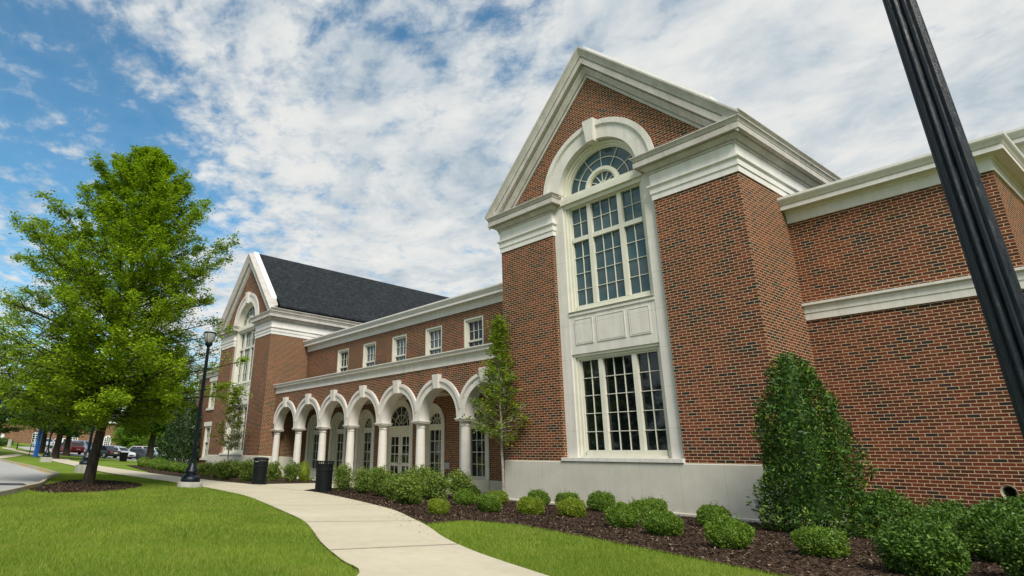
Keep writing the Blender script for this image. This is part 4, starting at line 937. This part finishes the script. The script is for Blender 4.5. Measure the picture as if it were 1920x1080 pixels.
mt_ = tree('shade_tree', 'shade tree across the road, mirrored in the dark window panes', 'tree', -36, -24, 11.5, [(1.6, 3.2), (2.6, 5.0), (5.0, 5.4), (8.0, 4.0), (10.2, 2.0), (11.5, .2)], 60, .36, 'far_leaf', .34, 22, 'trees across the road', asc=(-.05, 1.0), twigs=11, seed=77, tspread=.4, aspect=.6)
for k, (x, y) in enumerate(((-28, -28), (-45, -21), (-56, -17), (-66, -13), (-20, -30))): dup(mt_, (x, y, gz(x, y)-.03), 1.3*k+.7)

def cone_shrub(name, label, x, y, prof, leaf, n, mat, seed, lump=.12, stems=7, core=.62, cat='tree', bright=None):
    rn = np.random.default_rng(seed); rr = random.Random(seed)
    t = thing(name, label, cat, (x, y, gz(x, y)), 0)
    H = prof[-1][0]; hs = np.array([p[0] for p in prof]); rs = np.array([p[1] for p in prof])
    z = rn.random(n*3)*H; r0 = np.interp(z, hs, rs); keep = rn.random(n*3) < r0/rs.max(); z = z[keep][:n]; r0 = r0[keep][:n]; m_ = len(z)
    th = rn.random(m_)*2*math.pi
    cl = np.stack([rn.random(70)*2*math.pi, rn.random(70)*H], 1); b = np.zeros(m_)
    for a, zc in cl:
        dth = np.angle(np.exp(1j*(th-a))); b = np.maximum(b, np.exp(-((dth*r0)**2+(z-zc)**2)/(.009*H*1.5)))
    r = r0*(1-lump+lump*1.9*b)*(1-.46*rn.random(m_)**1.5)
    P = np.stack([r*np.cos(th), r*np.sin(th), z+rn.normal(size=m_)*.03], 1)
    nr = np.stack([np.cos(th), np.sin(th), np.full(m_, .45)], 1)
    V, F = leaf_verts(P, leaf*1.12, .3, .36, None, r=rn, radial=nr*.9); np_mesh('foliage', V, F, mat, t)
    mb = MB()
    for k in range(stems):
        a = rr.uniform(0, 6.28); mb.path_tube([(0.1*math.cos(a), .1*math.sin(a), 0), (rs[1]*.45*math.cos(a), rs[1]*.45*math.sin(a), H*.3), (rs[1]*.3*math.cos(a), rs[1]*.3*math.sin(a), H*.7)], [.022, .016, .006], 5)
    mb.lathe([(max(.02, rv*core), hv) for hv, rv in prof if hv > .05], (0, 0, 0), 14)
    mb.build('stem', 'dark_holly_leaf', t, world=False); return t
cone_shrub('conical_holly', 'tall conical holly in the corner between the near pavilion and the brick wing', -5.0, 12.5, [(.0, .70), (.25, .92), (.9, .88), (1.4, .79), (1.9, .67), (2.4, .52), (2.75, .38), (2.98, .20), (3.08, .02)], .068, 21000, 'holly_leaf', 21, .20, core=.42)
cone_shrub('dark_holly', 'big dark conical evergreen left of the far pavilion behind the lamp post', -49.0, 15.2, [(.0, 1.7), (.6, 2.0), (1.6, 1.95), (2.8, 1.6), (3.8, 1.1), (4.5, .6), (4.9, .05)], .16, 14000, 'dark_holly_leaf', 22, .14, 4)
hg = shrub_mesh('clipped_hedge', 5.2, 1.15, .14, 3600, 'holly_leaf', 140, .1); put(hg, -106, 6.4); tag(hg, 'clipped green hedge at the left edge beside the grey bollard', 'hedge')

# ------------------------------------------------------------------ lamp posts
def fluted(mb, z0, z1, r0, r1, nf=11, seg=10):
    n = nf*4; rings = []
    for k in range(seg+1):
        u = k/seg; rr_ = r0+(r1-r0)*u
        rings.append([((rr_*(1-.26*(1-abs(math.cos(math.pi*i/4)))))*math.cos(2*math.pi*i/n), (rr_*(1-.26*(1-abs(math.cos(math.pi*i/4)))))*math.sin(2*math.pi*i/n), z0+(z1-z0)*u) for i in range(n)])
    mb.loops(rings)
def lamp_post(label, x, y, foot='round', rotz=0.0):
    t = thing('lamp_post', label, 'lamp post', (x, y, gz(x, y)), rotz, 'black lamp posts along the path')
    mb = MB(); fz = .17 if foot == 'round' else .34
    if foot == 'round': mb.lathe([(.375, -.05), (.372, .13), (.355, .165), (.30, .17)], n=28)
    else: mb.box(-.36, .36, -.36, .36, -.05, .34)
    mb.build('footing', 'footing_concrete', t, foot == 'round', world=False, bev=.015)
    mb = MB(); n = 30
    mb.lathe([(.285, fz+.001), (.29, fz+.03), (.285, fz+.115), (.265, fz+.145), (.20, fz+.205), (.165, fz+.225), (.16, fz+.25), (.195, fz+.265), (.205, fz+.295), (.195, fz+.33), (.165, fz+.385), (.128, fz+.455), (.10, fz+.53), (.088, fz+.58), (.092, fz+.59), (.092, fz+.615), (.078, fz+.62), (.076, fz+.66)], n=n)
    mb.build('base', 'black_paint', t, True, world=False)
    mb = MB(); fluted(mb, fz+.64, 4.28, .070, .053); mb.build('shaft', 'black_paint', t, False, world=False)
    mb = MB(); mb.lathe([(.060, 4.26), (.062, 4.30), (.048, 4.31), (.048, 4.36), (.085, 4.40), (.118, 4.425), (.125, 4.46), (.118, 4.50), (.105, 4.51)], n=22)
    mb.lathe([(.196, 4.805), (.205, 4.815), (.205, 4.84), (.196, 4.85)], n=24)
    for k in range(4):
        a = math.pi/4+k*math.pi/2; ca, sa = math.cos(a), math.sin(a)
        mb.path_tube([(.118*ca, .118*sa, 4.50), (.165*ca, .165*sa, 4.58), (.192*ca, .192*sa, 4.70), (.198*ca, .198*sa, 4.81)], [.008]*4, 6)
    la = mb.build('lantern', 'black_steel', t, True, world=False)
    MB().lathe([(.110, 4.511), (.145, 4.56), (.172, 4.63), (.186, 4.72), (.190, 4.804)], n=24).build('globe', 'lamp_globe', la, True, world=False)
    MB().lathe([(.197, 4.851), (.185, 4.868), (.140, 4.90), (.095, 4.925), (.070, 4.95), (.062, 4.985), (.052, 5.015), (.03, 5.035), (.004, 5.042)], n=24).build('cap', 'lamp_cap', la, True, world=False)
    return t
lamp_post('black lamp post on a round concrete footing between the oak and the path', -20.12, 6.60)
lamp_post('black lamp post on a tall square footing half hidden behind the oak trunk', -32.0, 5.66, 'square')
lamp_post('small distant black lamp post beside the blue emergency call post', -53.9, 6.76, 'square')
lp = lamp_post('close fluted black lamp shaft crossing the right side of the picture', -.473, 3.32)
lp.rotation_euler = (0, R(-1.46), 0)

# ------------------------------------------------------------------ street furniture
def litter_bin(label, x, y, closed, s=1.0):
    t = thing('litter_bin', label, 'litter bin', (x, y, gz(x, y)+.02), 0, 'black ribbed litter bins by the entrance walk'); t.scale = (s, s, s)
    mb = MB(); mb.lathe([(.02, .05), (.225, .05), (.235, .80), (.22, .80), (.21, .1), (.02, .1)], n=26); mb.build('liner', 'bumper_black', t, True, world=False)
    mb = MB(); mb.lathe([(.27, 0), (.275, .005), (.275, .05), (.27, .055), (.24, .055), (.24, 0)], n=28); mb.lathe([(.262, .60), (.268, .605), (.268, .655), (.262, .66), (.252, .66), (.252, .60)], n=28)
    for k in range(30):
        a = 2*math.pi*k/30; ca, sa = math.cos(a), math.sin(a); w = .017
        pr = [(.256, .055), (.258, .64), (.262, .74), (.285, .86)] if not closed else [(.256, .055), (.258, .64), (.260, .80), (.262, .86)]
        out = [(r*ca-w*sa, r*sa+w*ca, z) for r, z in pr]; ou2 = [(r*ca+w*sa, r*sa-w*ca, z) for r, z in pr]
        inn = [((r-.008)*ca-w*sa, (r-.008)*sa+w*ca, z) for r, z in pr]; in2 = [((r-.008)*ca+w*sa, (r-.008)*sa-w*ca, z) for r, z in pr]
        mb.loops([[a_, b_, c_, d_] for a_, b_, c_, d_ in zip(out, ou2, in2, inn)])
    mb.build('slatted_body', 'black_steel', t, world=False)
    mb = MB()
    if closed: mb.lathe([(.285, .85), (.29, .87), (.285, .895), (.24, .925), (.12, .94), (.005, .943)], n=28)
    else: mb.lathe([(.288, .855), (.296, .86), (.296, .885), (.288, .89), (.278, .885), (.278, .86)], n=28)
    mb.build('lid' if closed else 'rim', 'black_steel', t, True, world=False); 
    if closed: MB().box(.285, .292, -.07, .07, .77, .80).build('nameplate', 'grey_metal', t, world=False)
    return t
b1 = litter_bin('closed black litter bin on the path, the farther one, before the far pavilion', -22.1, 9.75, True, 1.0); b1.rotation_euler = (0, 0, R(-55))
litter_bin('open topped black litter bin on a pad by the abelias, the nearer one', -17.88, 10.05, False, 1.02)
t = thing('emergency_call_post', 'tall blue emergency call post on the grass by the far path', 'call post', (-72.3, 8.1, gz(-72.3, 8.1)))
mb = MB(); mb.lathe([(.21, 0), (.21, 2.45), (.195, 2.47), (.02, 2.47)], n=24); mb.build('body', 'phone_blue', t, True, world=False)
mb = MB(); mb.lathe([(.17, 2.471), (.19, 2.49), (.19, 2.72), (.15, 2.76), (.01, 2.77)], n=20); mb.build('beacon', 'phone_lens', t, True, world=False)
for a in (-.55, .55):
    ca, sa = math.cos(a-.11), math.sin(a-.11); mb = MB()
    mb.loops([[(r*math.cos(a-.11+dx), r*math.sin(a-.11+dx), z) for r, dx in ((.212, -.22), (.212, .22), (.2, .22), (.2, -.22))] for z in (1.25, 2.2)]); mb.build('lettering_panel', 'phone_panel', t, world=False)
o = MB(); o.lathe([(.035, 0), (.035, 3.2), (.02, 3.22)], n=10); o.box(-.2, .2, -.012, -.036, 2.6, 3.1)
o = o.build('sign_post', 'black_steel'); put(o, -72.9, 7.6); tag(o, 'thin black sign post beside the blue call post', 'sign post')
o = MB().box(-.16, .16, -.16, .16, 0, 1.08).build('bollard', 'footing_concrete', None, bev=.03); put(o, -98.2, 7.7, .4); tag(o, 'square grey concrete bollard beside the clipped hedge', 'bollard')
t = thing('notice_stand', 'short black notice stand on the grass right of the grey bollard', 'sign', (-95.2, 8.4, gz(-95.2, 8.4)))
MB().box(-.09, .09, -.06, .06, 0, .74).build('post', 'black_steel', t, world=False); MB().loops([[(x, -.3, .72), (x, .3, .86), (x, .3, .90), (x, -.3, .76)] for x in (-.35, .35)]).build('board', 'bumper_black', t, world=False)
t = thing('waste_bin', 'black square waste bin standing in front of the white sedan', 'waste bin', (-74.1, 16.7, gz(-74.1, 16.7)), R(30))
mb = MB(); mb.loops([[(-.26, -.26, 0), (.26, -.26, 0), (.26, .26, 0), (-.26, .26, 0)], [(-.31, -.31, .84), (.31, -.31, .84), (.31, .31, .84), (-.31, .31, .84)]]); mb.build('body', 'bumper_black', t, world=False, bev=.02)
MB().box(-.34, .34, -.34, .34, .842, .95).build('lid', 'black_steel', t, world=False, bev=.02)

# ------------------------------------------------------------------ parked cars
def car(name, label, paint_, x, y, head, kind='sedan'):
    t = thing(name, label, 'car', (x, y, gz(x, y)), R(head), 'cars in the car park')
    L, Wd = 4.55, 1.80
    rf = {'sedan': 1.44, 'hatch': 1.50, 'suv': 1.72, 'van': 1.76}[kind]; hb = {'sedan': .92, 'hatch': .96, 'suv': 1.10, 'van': 1.05}[kind]
    hood = {'sedan': .88, 'hatch': .90, 'suv': 1.04, 'van': 1.0}[kind]; gl_ = .20 if kind in ('sedan', 'hatch') else .26
    xs0, xs1 = {'sedan': (-1.72, 1.15), 'hatch': (-2.12, 1.22), 'suv': (-2.16, 1.05), 'van': (-2.2, 1.45)}[kind]      # belt ends of the cabin
    rx0, rx1 = {'sedan': (-.95, .30), 'hatch': (-1.45, .35), 'suv': (-1.85, .35), 'van': (-2.0, .55)}[kind]            # roof ends
    deck = hb-.02 if kind == 'sedan' else hb
    # lower body: stations along x, each a rounded cross-section
    st = [(-L/2, .78, .34, deck-.10), (-L/2+.10, .86, .24, deck-.02), (-1.75, .90, gl_, deck), (-.6, .90, gl_, hb), (.9, .90, gl_, hb), (1.25, .90, gl_, hood+.0), (1.9, .88, gl_, hood-.10), (L/2-.10, .82, .24, hood-.20), (L/2, .70, .34, hood-.34)]
    mb = MB(); rings = []
    for xx, w, z0, z1 in st:
        zm = z0+(z1-z0)*.55
        rings.append([(xx, -w*.92, z0), (xx, w*.92, z0), (xx, w, z0+.12), (xx, w, zm), (xx, w*.955, z1-.03), (xx, w*.90, z1), (xx, -w*.90, z1), (xx, -w*.955, z1-.03), (xx, -w, zm), (xx, -w, z0+.12)])
    mb.loops(rings)
    tb, tt = .80, .62
    mb.loops([[(xs0, -tb, deck-.02), (xs1, -tb, hb-.04), (xs1, tb, hb-.04), (xs0, tb, deck-.02)], [(rx0, -tt-.02, rf-.04), (rx1, -tt-.02, rf-.04), (rx1, tt+.02, rf-.04), (rx0, tt+.02, rf-.04)], [(rx0+.12, -tt+.06, rf), (rx1-.15, -tt+.06, rf), (rx1-.15, tt-.06, rf), (rx0+.12, tt-.06, rf)]])
    mb.build('body', paint_, t, world=False, bev=.03)
    def lerp(a, b_, u): return a+(b_-a)*u
    zb0 = hb-.03
    def P3(u, side, v, off):    # u along the cabin, v height fraction; glass laid just proud of the pillars
        xb = lerp(xs0, xs1, u); xt = lerp(rx0, rx1, u); yb, yt = tb, tt+.02
        return (lerp(xb, xt, v), side*(lerp(yb, yt, v)+off), lerp(zb0, rf-.04, v))
    for s in (-1, 1):
        for u0, u1 in ((.10, .50), (.53, .90)):
            mb = MB(); mb.loops([[P3(u0, s, .12, .012), P3(u1, s, .12, .012), P3(u1, s, .88, .012), P3(u0, s, .88, .012)], [P3(u0, s, .12, -.01), P3(u1, s, .12, -.01), P3(u1, s, .88, -.01), P3(u0, s, .88, -.01)]]); mb.build('side_window', 'car_glass', t, world=False)
    for nm, xb, xt, dx in (('windscreen', xs1, rx1, .012), ('rear_window', xs0, rx0, -.012)):
        mb = MB(); q = []
        for d_ in (dx, -dx): q.append([(lerp(xb, xt, v)+d_, yy*lerp(tb-.07, tt-.04, v), lerp(zb0, rf-.04, v)) for v, yy in ((.12, -1), (.12, 1), (.90, 1), (.90, -1))])
        mb.loops(q); mb.build(nm, 'car_glass', t, world=False)
    for xx in (-1.36, 1.38):
        for s in (-1, 1):
            def disc(mb, r0, r1, y0, y1, n=18):
                mb.loops([[(xx+r*math.cos(2*math.pi*i/n), s*yy, .32+r*math.sin(2*math.pi*i/n)) for i in range(n)] for r, yy in ((r0, y0), (r1, (y0*.3+y1*.7)), (r1*.93, y1))])
            mb = MB(); disc(mb, .32, .32, .70, .905); w_ = mb.build('wheel', 'tyre', t, True, world=False)
            mb = MB(); disc(mb, .20, .21, .80, .915); mb.build('rim', 'rim', w_, True, world=False)
    for s in (-1, 1):
        a, b_ = sorted((s*.50, s*.80)); MB().box(-L/2-.012, -L/2+.12, a, b_, deck-.30, deck-.10).build('tail_light', 'tail_red', t, world=False, bev=.02)
        a, b_ = sorted((s*.44, s*.72)); MB().box(L/2-.14, L/2-.03, a, b_, hood-.42, hood-.28).build('headlight', 'head_clear', t, world=False, bev=.02)
        a, b_ = sorted((s*.86, s*1.0)); MB().box(.62, .80, a, b_, hb-.02, hb+.10).build('mirror', paint_, t, world=False, bev=.02)
    MB().box(L/2-.10, L/2+.012, -.40, .40, .30, .46).build('grille', 'bumper_black', t, world=False, bev=.02)
    MB().box(-L/2-.02, -L/2+.1, -.26, .26, .55, .68).build('number_plate', 'plate', t, world=False)
    MB().box(-L/2-.015, -L/2+.1, -.74, .74, .27, .42).build('bumper', 'bumper_black', t, world=False, bev=.02)
    return t
car('parked_car', 'red hatchback with its tail to the camera beside the dark tree trunk', 'car_red', -89.9, 13.5, 202, 'hatch')
car('parked_car', 'ice blue hatchback parked behind the blue call post', 'car_iceblue', -118.2, 13.9, 196, 'hatch')
car('parked_car', 'white estate car seen between the two dark tree trunks', 'car_white', -124.9, 17.2, 205, 'suv')
car('parked_car', 'slate blue van behind the red hatchback', 'car_slate', -103.9, 17.7, 30, 'van')
car('parked_car', 'black car half hidden behind the oak trunk', 'car_black', -85.4, 16.7, 210, 'sedan')
car('parked_car', 'silver car just right of the oak trunk, behind the black car', 'car_silver', -104.1, 21.2, 28, 'sedan')
car('parked_car', 'white sedan behind the black square waste bin', 'car_white', -90.0, 19.6, 32, 'sedan')
car('parked_car', 'pale silver sedan in the row behind the white sedan', 'car_silver', -106.8, 22.8, 30, 'sedan')
car('parked_car', 'champagne sport utility car with red tail lights left of the shade tree trunk', 'car_champagne', -96.2, 23.3, 208, 'suv')
car('parked_car', 'charcoal hatchback in front of the champagne car, beside the shade tree trunk', 'car_charcoal', -89.3, 22.5, 34, 'hatch')
car('parked_car', 'silver sedan just right of the shade tree trunk', 'car_iceblue', -100.1, 27.1, 30, 'sedan')
car('parked_car', 'white car in the back row right of the shade tree trunk', 'car_white', -113.2, 30.4, 30, 'suv')

# ------------------------------------------------------------------ grass blades and bark chips near the camera
def scatter(n, x0, x1, y0, y1): return rng.uniform(x0, x1, n), rng.uniform(y0, y1, n)
off_lawn = [path_poly, walk_poly, bed_right, bed_left, road_poly, smooth_line(ring_poly+ring_poly[:1], 3)]
def blades(n, x0, x1, y0, y1, hmin, hmax, w, dmax, dmin=0):
    x, y = scatter(n, x0, x1, y0, y1)
    ok = np.ones(n, bool)
    for p in off_lawn: ok &= ~inside(p, x, y)
    z = ground(x, y); px, py, dz = project(np.stack([x, y, z], 1))
    ok &= (px > -250) & (px < 2150) & (py < 1250) & (dz > max(dmin, 1)) & (dz < dmax)
    x, y, z = x[ok], y[ok], z[ok]; n = len(x)
    h = rng.uniform(hmin, hmax, n); a = rng.uniform(0, 2*np.pi, n); ln = rng.normal(0, .45, (n, 2))*h[:, None]
    dx, dy = np.cos(a)*w/2, np.sin(a)*w/2
    V = np.stack([np.stack([x-dx, y-dy, z-.003], 1), np.stack([x+dx, y+dy, z-.003], 1), np.stack([x+ln[:, 0], y+ln[:, 1], z+h], 1)], 1).reshape(-1, 3)
    return V
Vb = np.concatenate([blades(560000, -11, 0, -.5, 9, .022, .05, .005, 7.2), blades(360000, -16, -2, -1, 9, .025, .055, .009, 12.5, 7.2), blades(330000, -30, -6, -1, 9, .025, .06, .016, 26, 12.5)])
g = np_mesh('grass_blades', Vb, np.arange(len(Vb)).reshape(-1, 3), 'grass_blade'); tag(g, 'short mown lawn grass on both sides of the pale path', 'grass', None, 'stuff')
xs_, ys_ = scatter(60000, -22, 1, 5.5, 14)
ok = inside(bed_right, xs_, ys_) & ~inside(path_poly, xs_, ys_); xs_, ys_ = xs_[ok], ys_[ok]
P = np.stack([xs_, ys_, ground(xs_, ys_)+.034], 1)
V1, F1 = leaf_verts(P, .055, 1.6, .30, r=rng)
xs2, ys2 = scatter(16000, -26, -15, 1, 7); ok = inside(off_lawn[-1], xs2, ys2); xs2, ys2 = xs2[ok], ys2[ok]
V2, F2 = leaf_verts(np.stack([xs2, ys2, ground(xs2, ys2)+.034], 1), .06, 1.6, .3, r=rng)
xs3, ys3 = scatter(2600, -20, -7, 5.5, 11); dmin = np.min(np.hypot(xs3[:, None]-np.array(pR)[:, 0], ys3[:, None]-np.array(pR)[:, 1]), 1)
ok = inside(path_poly, xs3, ys3) & (dmin < rng.exponential(.18, len(xs3))); V3, F3 = leaf_verts(np.stack([xs3[ok], ys3[ok], ground(xs3[ok], ys3[ok])+.04], 1), .045, 3, .3, r=rng)
V2 = np.concatenate([V2, V3]); F2 = np.concatenate([F2, F3+len(F2)*4])
mc = np_mesh('bark_chips', np.concatenate([V1, V2]), np.concatenate([F1, F2+len(V1)]), 'mulch_chip'); tag(mc, 'dark shredded bark mulch lying in the planting beds', 'mulch', None, 'stuff')
